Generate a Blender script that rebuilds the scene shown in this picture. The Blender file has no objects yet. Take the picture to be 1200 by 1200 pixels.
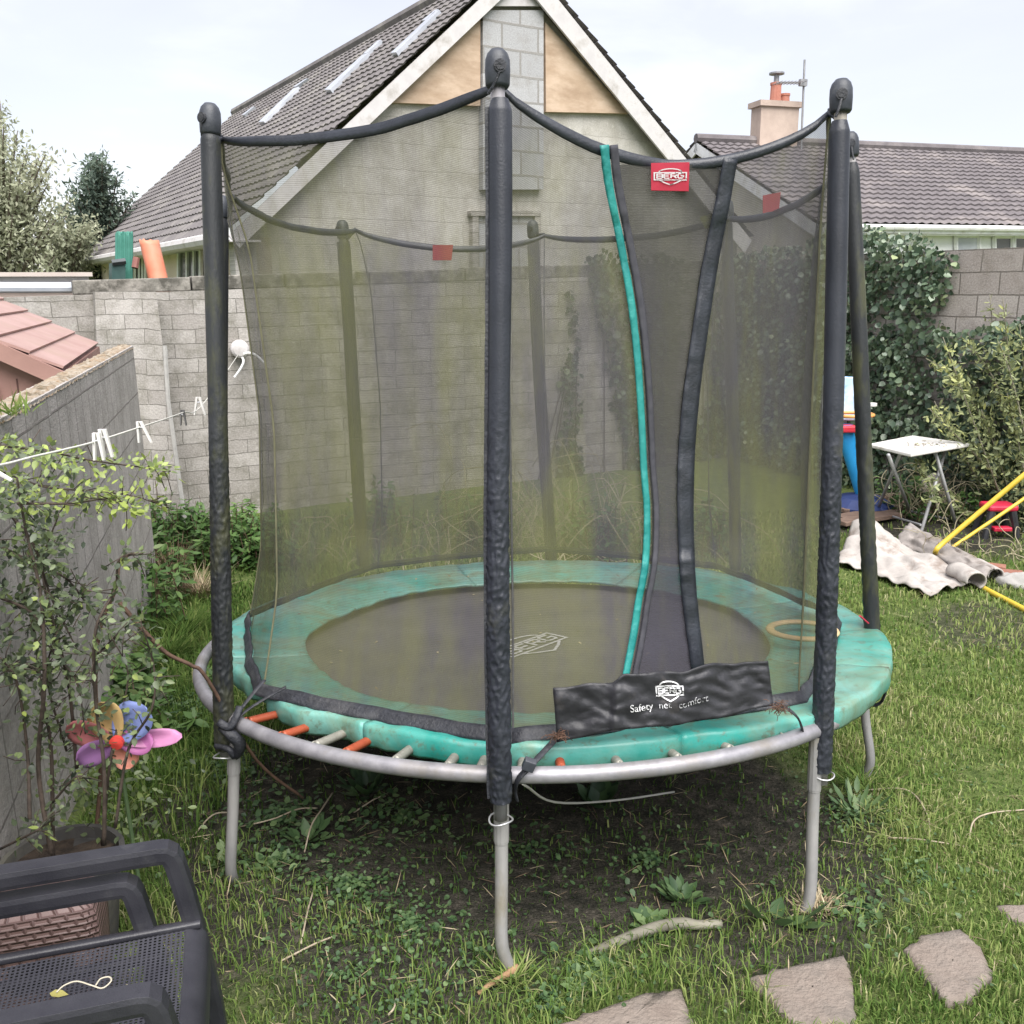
import bpy, math, random
import numpy as np
from mathutils import Vector, Matrix, noise
random.seed(7); RNG = np.random.default_rng(11)
scene = bpy.context.scene
COL = scene.collection
PI = math.pi
# ------------------------------------------------------------------ camera model (photo is 1200 x 1200)
FPX, PITCH, ROLL = 1080.68, 0.2405, -0.00874
CAM = np.array([0.0, 0.0, 2.135])
FW = np.array([0, math.cos(PITCH), -math.sin(PITCH)]); UP = np.array([0, math.sin(PITCH), math.cos(PITCH)]); RT = np.array([1.0, 0, 0])
cR, sR = math.cos(ROLL), math.sin(ROLL)
def ray(px, py):
    x, y = px-600, py-600
    a, b = x*cR+y*sR, -x*sR+y*cR
    return FW + RT*(a/FPX) - UP*(b/FPX)
def U(px, py, Y):                       # point on the pixel's ray at world depth Y
    d = ray(px, py); return CAM + d*(Y/d[1])
def UZ(px, py, z):                      # ... at world height z
    d = ray(px, py); return CAM + d*((z-CAM[2])/d[2])
def UPL(px, py, P, n):                  # ... on a plane
    d = ray(px, py); P = np.array(P); n = np.array(n)
    return CAM + d*(np.dot(P-CAM, n)/np.dot(d, n))
def pix(P):
    v = np.array(P)-CAM; d = v@FW; a = FPX*(v@RT)/d; b = -FPX*(v@UP)/d
    return 600+a*cR-b*sR, 600+a*sR+b*cR
def gz(x, y):
    y = np.asarray(y, dtype=float); s = np.clip((y-5)/2.5, 0, 1)
    return np.where(y < 5, -.1*(y-3.79), -.121-.25*(s-s*s/2)) + .012*np.sin(x*2.3+1)*np.sin(y*1.9)
def G(px, py):
    d = ray(px, py); t = 3.0
    for _ in range(60):
        p = CAM+d*t; t += (p[2]-float(gz(p[0], p[1])))/(-d[2]+.08)*.8
    return CAM+d*t
# ------------------------------------------------------------------ materials
def nodes(name):
    m = bpy.data.materials.new(name); m.use_nodes = True
    nt = m.node_tree; b = nt.nodes['Principled BSDF']
    return m, nt, b
def nd(nt, t, **kw):
    n = nt.nodes.new(t)
    for k, v in kw.items():
        if k.startswith('i_'): n.inputs[k[2:].replace('_', ' ')].default_value = v
        else: setattr(n, k, v)
    return n
def rgba(c): return (c[0], c[1], c[2], 1)
def coord(nt, kind, scale=(1, 1, 1)):
    t = nd(nt, 'ShaderNodeTexCoord'); m = nd(nt, 'ShaderNodeMapping'); m.inputs['Scale'].default_value = scale
    nt.links.new(t.outputs[kind], m.inputs['Vector']); return m.outputs['Vector']
def mixc(nt, fac, a, b):
    n = nd(nt, 'ShaderNodeMix', data_type='RGBA')
    for s, v in ((n.inputs[0], fac), (n.inputs[6], a), (n.inputs[7], b)):
        if isinstance(v, (int, float)): s.default_value = v
        elif isinstance(v, tuple): s.default_value = rgba(v)
        else: nt.links.new(v, s)
    return n.outputs[2]
def ramp(nt, fac, stops):
    r = nd(nt, 'ShaderNodeValToRGB'); e = r.color_ramp.elements
    while len(e) < len(stops): e.new(.5)
    for q, (p, c) in zip(e, stops): q.position = p; q.color = rgba(c) if len(c) == 3 else c
    nt.links.new(fac, r.inputs[0]); return r.outputs[0]
def noise_t(nt, vec, scale, detail=5, rough=.6, dist=0):
    n = nd(nt, 'ShaderNodeTexNoise'); n.inputs['Scale'].default_value = scale; n.inputs['Detail'].default_value = detail
    n.inputs['Roughness'].default_value = rough; n.inputs['Distortion'].default_value = dist
    nt.links.new(vec, n.inputs['Vector']); return n.outputs['Fac']
def bump(nt, b, h, strength, dist=.01):
    n = nd(nt, 'ShaderNodeBump'); n.inputs['Strength'].default_value = strength; n.inputs['Distance'].default_value = dist
    nt.links.new(h, n.inputs['Height']); nt.links.new(n.outputs[0], b.inputs['Normal']); return n
def M(name, c1, c2=None, scale=6, rough=.7, bmp=0, bscale=40, metal=0, c3=None, stain_scale=2.0, lo=.35, hi=.65, kind='Object', stretch=(1, 1, 1), spec=.5, slo=.5, shi=.68):
    m, nt, b = nodes(name)
    b.inputs['Roughness'].default_value = rough; b.inputs['Metallic'].default_value = metal
    b.inputs['Specular IOR Level'].default_value = spec
    v = coord(nt, kind, stretch)
    c = ramp(nt, noise_t(nt, v, scale), [(lo, c1), (hi, c2 or c1)])
    if c3:
        f = ramp(nt, noise_t(nt, v, stain_scale, 7, .65), [(slo, (0, 0, 0)), (shi, (1, 1, 1))])
        c = mixc(nt, f, c, c3)
    nt.links.new(c, b.inputs['Base Color'])
    if bmp: bump(nt, b, noise_t(nt, v, bscale, 6), bmp)
    return m
def leafmat(name, stops, rough=.5, trans=.3, spec=.4):
    m, nt, b = nodes(name)
    a = nd(nt, 'ShaderNodeAttribute', attribute_name='tint')
    c = ramp(nt, a.outputs['Fac'], stops)
    nt.links.new(c, b.inputs['Base Color']); b.inputs['Roughness'].default_value = rough; b.inputs['Specular IOR Level'].default_value = spec
    if trans:
        t = nd(nt, 'ShaderNodeBsdfTranslucent'); nt.links.new(c, t.inputs[0])
        x = nd(nt, 'ShaderNodeMixShader'); x.inputs[0].default_value = trans
        nt.links.new(b.outputs[0], x.inputs[1]); nt.links.new(t.outputs[0], x.inputs[2])
        nt.links.new(x.outputs[0], nt.nodes['Material Output'].inputs[0])
    return m
def brickmat(name, c1, c2, mortar, bw, rh, ms, rough=.9, stain=None, bmp=.6, stain2=None, vert=False, offset=.5, streak=None, warp=.004, slo=.5, shi=.7):
    m, nt, b = nodes(name); b.inputs['Roughness'].default_value = rough; b.inputs['Specular IOR Level'].default_value = .2
    v = coord(nt, 'UV')
    nz = nd(nt, 'ShaderNodeTexNoise'); nz.inputs['Scale'].default_value = 6; nt.links.new(v, nz.inputs['Vector'])
    wv = nd(nt, 'ShaderNodeVectorMath', operation='MULTIPLY_ADD'); wv.inputs[1].default_value = (warp*4,)*3
    nt.links.new(nz.outputs['Color'], wv.inputs[0]); nt.links.new(v, wv.inputs[2])
    vv = wv.outputs[0]
    k = nd(nt, 'ShaderNodeTexBrick'); k.offset = offset
    k.inputs['Scale'].default_value = 1; k.inputs['Brick Width'].default_value = bw; k.inputs['Row Height'].default_value = rh
    k.inputs['Mortar Size'].default_value = ms; k.inputs['Mortar Smooth'].default_value = .3; k.inputs['Bias'].default_value = 0
    k.inputs['Color1'].default_value = rgba(c1); k.inputs['Color2'].default_value = rgba(c2); k.inputs['Mortar'].default_value = rgba(mortar)
    if vert:
        mp = nd(nt, 'ShaderNodeMapping'); mp.inputs['Rotation'].default_value = (0, 0, PI/2); nt.links.new(vv, mp.inputs['Vector']); vv2 = mp.outputs[0]
    else: vv2 = vv
    nt.links.new(vv2, k.inputs['Vector'])
    c = k.outputs['Color']
    n1 = noise_t(nt, v, 3.1, 8, .7)
    if stain: c = mixc(nt, ramp(nt, n1, [(slo, (0, 0, 0)), (shi, (.85, .85, .85))]), c, stain)
    if stain2: c = mixc(nt, ramp(nt, noise_t(nt, v, 11, 6, .7), [(.58, (0, 0, 0)), (.68, (.8, .8, .8))]), c, stain2)
    if streak:
        sv = coord(nt, 'UV', (5, .35, 1))
        c = mixc(nt, ramp(nt, noise_t(nt, sv, 1.6, 5, .6), [(.5, (0, 0, 0)), (.72, (.75, .75, .75))]), c, streak)
    g = noise_t(nt, v, 55, 5, .7)
    hs = nd(nt, 'ShaderNodeHueSaturation'); mr = nd(nt, 'ShaderNodeMapRange')
    mr.inputs[1].default_value = .3; mr.inputs[2].default_value = .7; mr.inputs[3].default_value = .75; mr.inputs[4].default_value = 1.25
    nt.links.new(g, mr.inputs[0]); nt.links.new(mr.outputs[0], hs.inputs['Value']); nt.links.new(c, hs.inputs['Color'])
    nt.links.new(hs.outputs[0], b.inputs['Base Color'])
    mm = nd(nt, 'ShaderNodeMath', operation='MULTIPLY_ADD'); mm.inputs[1].default_value = -1.0
    nt.links.new(k.outputs['Fac'], mm.inputs[0]); nt.links.new(g, mm.inputs[2])
    bump(nt, b, mm.outputs[0], bmp, .012)
    return m
# ------------------------------------------------------------------ mesh helpers
class MB:
    def __init__(s): s.v = []; s.f = []; s.uv = {}
    def add(s, vs, fs, uvs=None):
        o = len(s.v); s.v += [tuple(float(c) for c in p) for p in vs]
        for i, f in enumerate(fs):
            s.f.append(tuple(o+k for k in f))
            if uvs is not None: s.uv[len(s.f)-1] = uvs[i]
    def box(s, c, u, w, h):             # centre and three half-axis vectors
        c, u, w, h = map(np.array, (c, u, w, h))
        P = [c+a*u+b*w+d*h for d in (-1, 1) for b in (-1, 1) for a in (-1, 1)]
        s.add(P, [(0, 2, 3, 1), (4, 5, 7, 6), (0, 1, 5, 4), (2, 6, 7, 3), (0, 4, 6, 2), (1, 3, 7, 5)])
    def slab(s, q, n, t):               # polygon q thickened by t along -n
        q = [np.array(p) for p in q]; n = np.array(n, float); n = n/np.linalg.norm(n); k = len(q)
        r = [p-n*t for p in q]
        s.add(q+r, [tuple(range(k)), tuple(range(2*k-1, k-1, -1))]+[(i, i+k, (i+1) % k+k, (i+1) % k) for i in range(k)])
    def tube(s, pts, r, n=8, cap=True, sq=None):
        pts = [np.array(p, float) for p in pts]; m = len(pts)
        rs = [r]*m if np.isscalar(r) else list(np.interp(np.linspace(0, 1, m), np.linspace(0, 1, len(r)), r))
        V = []; prev = None
        for i, p in enumerate(pts):
            t = pts[min(i+1, m-1)]-pts[max(i-1, 0)]; t = t/(np.linalg.norm(t)+1e-12)
            if prev is None:
                a = np.array([0, 0, 1.0]) if abs(t[2]) < .9 else np.array([1.0, 0, 0])
            else: a = prev
            a = a-t*np.dot(a, t); a = a/np.linalg.norm(a); prev = a; bb = np.cross(t, a)
            for j in range(n):
                th = 2*PI*j/n; V.append(p+rs[i]*(a*math.cos(th)*(sq or 1)+bb*math.sin(th)))
        F = [(i*n+j, i*n+(j+1) % n, (i+1)*n+(j+1) % n, (i+1)*n+j) for i in range(m-1) for j in range(n)]
        if cap: F += [tuple(range(n-1, -1, -1)), tuple((m-1)*n+j for j in range(n))]
        s.add(V, F)
    def lathe(s, c, prof, n=20, ax=(0, 0, 1), xa=(1, 0, 0), caps=True):
        c, ax, xa = np.array(c, float), np.array(ax, float), np.array(xa, float); ya = np.cross(ax, xa)
        V = [c+ax*z+r*(xa*math.cos(2*PI*j/n)+ya*math.sin(2*PI*j/n)) for r, z in prof for j in range(n)]; m = len(prof)
        F = [(i*n+j, i*n+(j+1) % n, (i+1)*n+(j+1) % n, (i+1)*n+j) for i in range(m-1) for j in range(n)]
        if caps: F += [tuple(range(n-1, -1, -1)), tuple((m-1)*n+j for j in range(n))]
        s.add(V, F)
    def grid(s, P, closed=False, uv=None):   # P[i][j]
        m, n = len(P), len(P[0]); V = [p for r in P for p in r]; F = []; UV = []
        for i in range(m-1):
            for j in range(n if closed else n-1):
                k = (j+1) % n
                F.append((i*n+j, i*n+k, (i+1)*n+k, (i+1)*n+j))
                if uv is not None: UV.append([uv(i, j), uv(i, j+1), uv(i+1, j+1), uv(i+1, j)])
        s.add(V, F, UV if uv is not None else None)
    def build(s, name, mat, parent=None, smooth=False, bevel=0, loc=None, solid=0, sub=0, autos=None):
        me = bpy.data.meshes.new(name); o = bpy.data.objects.new(name, me)
        if parent is not None: org = parent['_o'] if '_o' in parent else tuple(parent.location); org = np.array(org)
        elif loc is not None: org = np.array(loc, float)
        else:
            a = np.array(s.v); org = np.array([a[:, 0].mean(), a[:, 1].mean(), a[:, 2].min()])
        me.from_pydata([tuple(np.array(p)-org) for p in s.v], [], s.f)
        if s.uv:
            ul = me.uv_layers.new(name='UVMap')
            for p in me.polygons:
                u = s.uv.get(p.index)
                if u:
                    for li, c in zip(p.loop_indices, u): ul.data[li].uv = c
        me.materials.append(mat); me.validate(); me.update()
        if smooth: me.polygons.foreach_set('use_smooth', [True]*len(me.polygons))
        COL.objects.link(o)
        if parent is not None: o.parent = parent; o['_o'] = [float(c) for c in org]
        else: o.location = org; o['_o'] = [float(c) for c in org]
        if bevel:
            b = o.modifiers.new('b', 'BEVEL'); b.width = bevel; b.segments = 2; b.limit_method = 'ANGLE'
        if solid:
            b = o.modifiers.new('s', 'SOLIDIFY'); b.thickness = solid; b.offset = 0
        if sub:
            b = o.modifiers.new('u', 'SUBSURF'); b.levels = sub; b.render_levels = sub
        return o
def tag(o, label, cat=None, group=None, kind=None):
    if label: o['label'] = label
    if cat: o['category'] = cat
    if group: o['group'] = group
    if kind: o['kind'] = kind
    return o
def thing(name, label, cat, loc, group=None):
    o = bpy.data.objects.new(name, None); o.empty_display_size = .1; COL.objects.link(o); o.location = tuple(float(c) for c in loc); o['_o'] = [float(c) for c in loc]
    return tag(o, label, cat, group)
def raw_mesh(name, V, tris, tint, mat, parent=None, loc=(0, 0, 0), smooth=False):
    me = bpy.data.meshes.new(name); V = np.asarray(V, np.float32)
    org = np.array(parent['_o'] if parent is not None else loc, np.float32)
    V = V-org; n = len(tris)
    me.vertices.add(len(V)); me.vertices.foreach_set('co', V.ravel())
    me.loops.add(n*3); me.loops.foreach_set('vertex_index', np.asarray(tris, np.int32).ravel())
    me.polygons.add(n); me.polygons.foreach_set('loop_start', np.arange(n, dtype=np.int32)*3)
    me.polygons.foreach_set('loop_total', np.full(n, 3, np.int32))
    a = me.attributes.new('tint', 'FLOAT', 'POINT'); a.data.foreach_set('value', np.asarray(tint, np.float32))
    me.update(calc_edges=True); me.materials.append(mat)
    o = bpy.data.objects.new(name, me); COL.objects.link(o)
    if parent is not None: o.parent = parent
    else: o.location = tuple(float(c) for c in loc)
    o['_o'] = [float(c) for c in org]
    return o
def unit(a): return a/(np.linalg.norm(a, axis=-1, keepdims=True)+1e-9)
def leaves(P, D, N, L, W, tint, fold=.25, curl=.15):
    """leaf blades: base P, direction D, normal N, length L, width W (arrays); six-vertex folded leaf"""
    P, D, N = np.asarray(P), unit(np.asarray(D)), np.asarray(N); n = len(P)
    S = unit(np.cross(D, N)); N = unit(np.cross(S, D)); L = np.broadcast_to(L, n)[:, None]; W = np.broadcast_to(W, n)[:, None]
    def at(u, w, z): return P+D*L*u+S*W*w+N*(W*fold*abs(w)-L*(fold*.3*math.sin(PI*u)+curl*u*u))
    V = np.stack([P, at(.24, 0, 0), at(.22, .40, 0), at(.22, -.40, 0), at(.6, 0, 0), at(.58, .42, 0), at(.58, -.42, 0), at(1, 0, 0)], 1).reshape(-1, 3)
    b = (np.arange(n)*8)[:, None]
    T = np.concatenate([b+t for t in ([0, 2, 1], [0, 1, 3], [2, 5, 4], [2, 4, 1], [3, 1, 4], [3, 4, 6], [5, 7, 4], [4, 7, 6])], 0)
    return V, T, np.repeat(np.broadcast_to(tint, n), 8)
def rand_dir(n): return unit(RNG.normal(size=(n, 3)))
def copy_tree(o, loc=None, parent=None):
    c = o.copy(); COL.objects.link(c)
    if parent is not None: c.parent = parent
    if loc is not None: c.location = loc
    for ch in o.children: copy_tree(ch, None, c)
    return c
def bez(p0, p1, p2, n=10): 
    p0, p1, p2 = map(np.array, (p0, p1, p2)); return [(1-t)**2*p0+2*t*(1-t)*p1+t*t*p2 for t in np.linspace(0, 1, n)]
def spline(pts, n=8):
    pts = [np.array(p, float) for p in pts]; out = []
    q = [2*pts[0]-pts[1]]+pts+[2*pts[-1]-pts[-2]]
    for i in range(1, len(q)-2):
        for k in range(n):
            t = k/n; a, b, c, d = q[i-1:i+3]
            out.append(.5*(2*b+(c-a)*t+(2*a-5*b+4*c-d)*t*t+(3*b-a-3*c+d)*t**3))
    return out+[pts[-1]]
# ------------------------------------------------------------------ world, sun, camera
SUN_EL, SUN_AZ = math.radians(58), math.radians(162)     # behind the camera, a little to its right
w = bpy.data.worlds.new('World'); scene.world = w; w.use_nodes = True
nt = w.node_tree; nt.nodes.clear()
sky = nd(nt, 'ShaderNodeTexSky', sky_type='NISHITA', sun_disc=False, sun_elevation=SUN_EL, sun_rotation=SUN_AZ)
bg1 = nd(nt, 'ShaderNodeBackground'); bg1.inputs[1].default_value = .05
nt.links.new(sky.outputs[0], bg1.inputs[0])
tc = nd(nt, 'ShaderNodeTexCoord'); mp = nd(nt, 'ShaderNodeMapping'); mp.inputs['Scale'].default_value = (1, 1, 3.4)
nt.links.new(tc.outputs['Generated'], mp.inputs['Vector'])
cn = noise_t(nt, mp.outputs[0], 2.6, 6, .5, .4)
cl = ramp(nt, cn, [(.36, (.93, .885, .945)), (.50, (.975, .93, .965)), (.64, (1.16, 1.11, 1.10))])
bg2 = nd(nt, 'ShaderNodeBackground'); bg2.inputs[1].default_value = .505
nt.links.new(cl, bg2.inputs[0])
ad = nd(nt, 'ShaderNodeAddShader'); nt.links.new(bg1.outputs[0], ad.inputs[0]); nt.links.new(bg2.outputs[0], ad.inputs[1])
wo = nd(nt, 'ShaderNodeOutputWorld'); nt.links.new(ad.outputs[0], wo.inputs[0])
sl = bpy.data.lights.new('sun', 'SUN'); sl.energy = 5.0; sl.angle = math.radians(60); sl.color = (1, .97, .92)
so = bpy.data.objects.new('sun', sl); COL.objects.link(so)
# direction towards the sun: azimuth measured so that it sits behind the viewer
sd = Vector((.30*math.cos(SUN_EL), -.94*math.cos(SUN_EL), math.sin(SUN_EL))); so.rotation_euler = sd.to_track_quat('Z', 'Y').to_euler(); so.location = (0, -5, 20)
cd = bpy.data.cameras.new('camera'); co = bpy.data.objects.new('camera', cd); COL.objects.link(co)
cd.sensor_width = 36; cd.lens = FPX/1200*36; cd.clip_start = .05; cd.clip_end = 2000
Xc = cR*RT+sR*UP; Yc = -sR*RT+cR*UP; Zc = -FW
co.matrix_world = Matrix([[Xc[i], Yc[i], Zc[i], CAM[i]] for i in range(3)]+[[0, 0, 0, 1]])
scene.camera = co
vs = scene.view_settings; vs.view_transform = 'Standard'; vs.look = 'None'; vs.gamma = 1; vs.exposure = .56; vs.use_curve_mapping = False
scene.render.engine = 'CYCLES'; cy = scene.cycles
cy.use_denoising = True; cy.max_bounces = 8; cy.transparent_max_bounces = 24; cy.diffuse_bounces = 3; cy.glossy_bounces = 2; cy.transmission_bounces = 4
cy.use_adaptive_sampling = True; cy.adaptive_threshold = .012
# ------------------------------------------------------------------ materials
m_conc_left = brickmat('concrete_left', (.43, .40, .385), (.50, .465, .45), (.23, .21, .20), .27, .22, .006, stain=(.31, .29, .27), stain2=(.52, .50, .48), vert=True, offset=0, streak=None, bmp=.8, slo=.40, shi=.62)
m_conc_back = brickmat('block_back', (.32, .297, .277), (.43, .405, .382), (.17, .16, .145), .43, .146, .0045, stain=(.19, .18, .15), stain2=(.44, .42, .39), warp=.008, slo=.44, shi=.66)
m_conc_right = brickmat('block_right', (.36, .32, .295), (.44, .40, .37), (.20, .18, .16), .45, .225, .009, stain=(.24, .21, .18))
m_coping = M('lichen_coping', (.17, .16, .14), (.31, .29, .26), 9, .95, .8, 30, c3=(.085, .08, .068), stain_scale=7, slo=.44, shi=.6)
m_moss_top = M('mossy_top', (.25, .17, .10), (.34, .31, .26), 22, .95, .9, 40, c3=(.11, .085, .05), stain_scale=14)
m_render = brickmat('rough_render', (.47, .45, .415), (.51, .49, .455), (.45, .43, .395), .62, .34, .008, stain=(.37, .35, .31), stain2=(.58, .565, .53), streak=(.40, .38, .335), bmp=.6, warp=.012, slo=.42, shi=.62)
m_stack = brickmat('grey_blocks', (.36, .36, .37), (.44, .44, .45), (.27, .26, .25), .62, .34, .02, stain=(.30, .29, .28), bmp=.3)
m_ply = M('plywood', (.47, .345, .245), (.57, .44, .335), 2.5, .85, .2, 60, c3=(.36, .255, .175), stain_scale=1.8, slo=.42, shi=.68, stretch=(1, 1, 2.5))
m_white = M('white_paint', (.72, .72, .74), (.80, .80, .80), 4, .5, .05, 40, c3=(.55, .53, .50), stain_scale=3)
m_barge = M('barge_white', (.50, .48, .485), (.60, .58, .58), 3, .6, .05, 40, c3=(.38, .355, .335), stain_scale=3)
m_cream = M('cream_wall', (.66, .54, .47), (.72, .61, .54), 2, .9, .3, 60, c3=(.50, .42, .36), stain_scale=1.3)
m_white_wall = M('white_wall', (.74, .74, .76), (.80, .80, .81), 2, .9, .2, 60)
m_pale_gable = M('pale_gable', (.62, .57, .47), (.70, .65, .56), 3, .9, .3, 40)
m_roof = M('roof_tile', (.120, .109, .110), (.162, .149, .150), 5, .9, .4, 25, c3=(.225, .21, .195), stain_scale=1.6)
m_roof2 = M('roof_tile_purple', (.112, .100, .105), (.152, .136, .142), 5, .9, .4, 25, c3=(.23, .205, .20), stain_scale=.9)
m_chimney = M('chimney_render', (.42, .33, .28), (.50, .40, .34), 3, .95, .5, 30)
m_pot_clay = M('chimney_clay', (.40, .15, .105), (.46, .20, .15), 6, .8, .2, 30)
m_glassdark = M('window_glass', (.05, .055, .06), (.09, .095, .10), 2, .08, 0, spec=.6)
m_glasspale = M('rooflight_glass', (.34, .36, .40), (.46, .48, .52), 2, .2, 0, spec=.6)  # paler than clear glass: sky reflection put into the base colour
m_metal_thin = M('aerial_metal', (.25, .25, .26), (.34, .34, .35), 8, .5, metal=.6)
m_soil = None
# ------------------------------------------------------------------ ground
mg, nt, b = nodes('ground'); b.inputs['Roughness'].default_value = 1; b.inputs['Specular IOR Level'].default_value = .1
v = coord(nt, 'Object')
n1 = noise_t(nt, v, 1.1, 7, .65); n2 = noise_t(nt, v, 14, 6, .7); n3 = noise_t(nt, v, 60, 4, .7)
n4 = noise_t(nt, v, 130, 3, .8); mxn = nd(nt, 'ShaderNodeMath', operation='MULTIPLY_ADD'); mxn.inputs[1].default_value = .8; nt.links.new(n4, mxn.inputs[0]); sb = nd(nt, 'ShaderNodeMath', operation='SUBTRACT'); sb.inputs[1].default_value = .4; nt.links.new(mxn.outputs[0], sb.inputs[0]); nt.links.new(n2, mxn.inputs[2]); n5 = sb.outputs[0]
soil = ramp(nt, n5, [(.28, (.018, .019, .016)), (.5, (.045, .043, .034)), (.66, (.088, .078, .064)), (.8, (.16, .145, .12))])
turf = ramp(nt, n5, [(.28, (.045, .068, .020)), (.5, (.095, .13, .040)), (.66, (.15, .18, .065)), (.8, (.24, .24, .12))])
at = nd(nt, 'ShaderNodeAttribute', attribute_name='bare')
c = mixc(nt, at.outputs['Fac'], turf, soil)
nt.links.new(c, b.inputs['Base Color']); bump(nt, b, n3, .9, .02)
def bareness(x, y):                                        # trodden soil: under the trampoline and in front of it
    x, y = np.asarray(x, float), np.asarray(y, float)
    wob = .16*np.sin(x*3.1+y*1.7)+.12*np.sin(x*6.3-y*4.1)+.08*np.sin(11*x+2)*np.sin(9*y)
    r = np.hypot((x-.05), (y-3.55))
    a = np.clip((1.62+wob-r)/.35, 0, 1)
    b1 = np.clip((.50+wob*.7-np.hypot((x+.33)/1.2, (y-2.28)))/.28, 0, 1)*.62
    b2 = np.clip((.36+wob*.6-np.hypot(x+.95, y-2.45))/.22, 0, 1)
    b3 = np.clip((.28+wob*.6-np.hypot((x-.62)/1.6, y-2.45))/.22, 0, 1)*.6
    b4 = np.clip((.7+wob-np.hypot((x-3.6)/1.3, (y-6.0)))/.3, 0, 1)*.75
    b5 = np.clip((.9+wob-np.hypot((x-4.1)/1.6, (y-8.8)))/.4, 0, 1)
    b6 = np.clip((.30+wob*.6-np.hypot((x+.1), (y-2.12)))/.22, 0, 1)*.8
    return np.maximum.reduce([a, b1, b2, b3, b4, b5, b6])
xs = np.concatenate([[-300, -120, -50, -20, -10, -7], np.arange(-5, 7.01, .07), [9, 14, 25, 60, 130, 300]])
ys = np.concatenate([[-40, -12, -5, -2, -.5, .4], np.arange(.9, 10.5, .07), [11.5, 14, 20, 35, 70, 150, 400]])
X, Y = np.meshgrid(xs, ys, indexing='ij'); Z = gz(X, Y)
inn = (X > -5) & (X < 7) & (Y > .9) & (Y < 10.4)
jit = np.array([noise.noise(Vector((x*2.1, y*2.1, 0)))*.02+noise.noise(Vector((x*9, y*9, 3)))*.008 for x, y in zip(X.ravel(), Y.ravel())]).reshape(X.shape)
Z = Z+np.where(inn, jit, 0)
mb = MB(); mb.grid(np.stack([X, Y, Z], -1).tolist())
ground = mb.build('ground', mg, smooth=True, loc=(0, 0, 0)); tag(ground, 'garden ground of rough turf with bare dark soil under the trampoline', 'ground', kind='structure')
a = ground.data.attributes.new('bare', 'FLOAT', 'POINT'); a.data.foreach_set('value', bareness(X, Y).ravel().astype(np.float32))
# ------------------------------------------------------------------ garden walls
def wall_run(prof, e, P0, nfront, thick, zbot=-.9, zoff=0, cap=True):
    """prof: list of (t, ztop); front face with metre UVs"""
    mb = MB(); e3 = np.array([e[0], e[1], 0]); nf = np.array([nfront[0], nfront[1], 0])
    P0 = np.array([P0[0], P0[1], 0.0])
    for (t0, z0), (t1, z1) in zip(prof[:-1], prof[1:]):
        for off, flip in ((0, 0), (-thick, 1)):
            q = [P0+e3*t0+nf*off+[0, 0, zbot], P0+e3*t1+nf*off+[0, 0, zbot], P0+e3*t1+nf*off+[0, 0, z1], P0+e3*t0+nf*off+[0, 0, z0]]
            u = [(t0, zbot-zoff), (t1, zbot-zoff), (t1, z1-zoff), (t0, z0-zoff)]
            mb.add(q, [(0, 1, 2, 3)], [u])
        q = [P0+e3*t0+[0, 0, z0], P0+e3*t1+[0, 0, z1], P0+e3*t1-nf*thick+[0, 0, z1], P0+e3*t0-nf*thick+[0, 0, z0]]
        mb.add(q, [(0, 1, 2, 3)], [[(t0, 0), (t1, 0), (t1, thick), (t0, thick)]])
    for t, z in (prof[0], prof[-1]):
        q = [P0+e3*t+[0, 0, zbot], P0+e3*t-nf*thick+[0, 0, zbot], P0+e3*t-nf*thick+[0, 0, z], P0+e3*t+[0, 0, z]]
        mb.add(q, [(0, 1, 2, 3)], [[(0, zbot), (thick, zbot), (thick, z), (0, z)]])
    return mb
BE = np.array([.883, .469]); BN = np.array([.469, -.883])     # back wall direction, normal towards the viewer
W0 = G(250, 607); 
def back_t(px):                                             # distance along the back wall seen at this column
    p = UPL(px, 450, (W0[0], W0[1], 0), (BN[0], BN[1], 0)); return float((p[:2]-W0[:2])@BE)
def back_z(px, py, off=0): return UPL(px, py, (W0[0]+BN[0]*off, W0[1]+BN[1]*off, 0), (BN[0], BN[1], 0))
tL, t105, t105b, tC = back_t(-260), back_t(98), back_t(104), back_t(862)
zA = back_z(200, 342)[2]; zC = back_z(862, 318)[2]; slope = (zC-zA)/(tC-back_t(200))
ztop = lambda t: zA+slope*(t-back_t(200))
root = thing('boundary_wall', 'long grey concrete block wall behind the trampoline with a raking buttress', 'wall', (W0[0], W0[1], -.25))
tag(wall_run([(tL, ztop(tL)), (tC, ztop(tC))], BE, W0, BN, .22).build('block_face', m_conc_back, root), None)
# loose top course, mossy, broken by a gap
mb = MB()
t = t105
while t < tC-.3:
    L = min(random.uniform(.9, 1.5), tC-t); h = .14+random.uniform(-.01, .012)
    P = np.array([*(W0[:2]+BE*(t+L/2)-BN*(.12+random.uniform(-.02, .02))), ztop(t+L/2)+h/2+.002])
    mb.box(P, np.array([BE[0], BE[1], slope])*(L/2-.008), np.array([BN[0], BN[1], 0])*.115, (0, 0, h/2)); t += L
mb.build('top_course', m_coping, root, bevel=.012)
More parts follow.
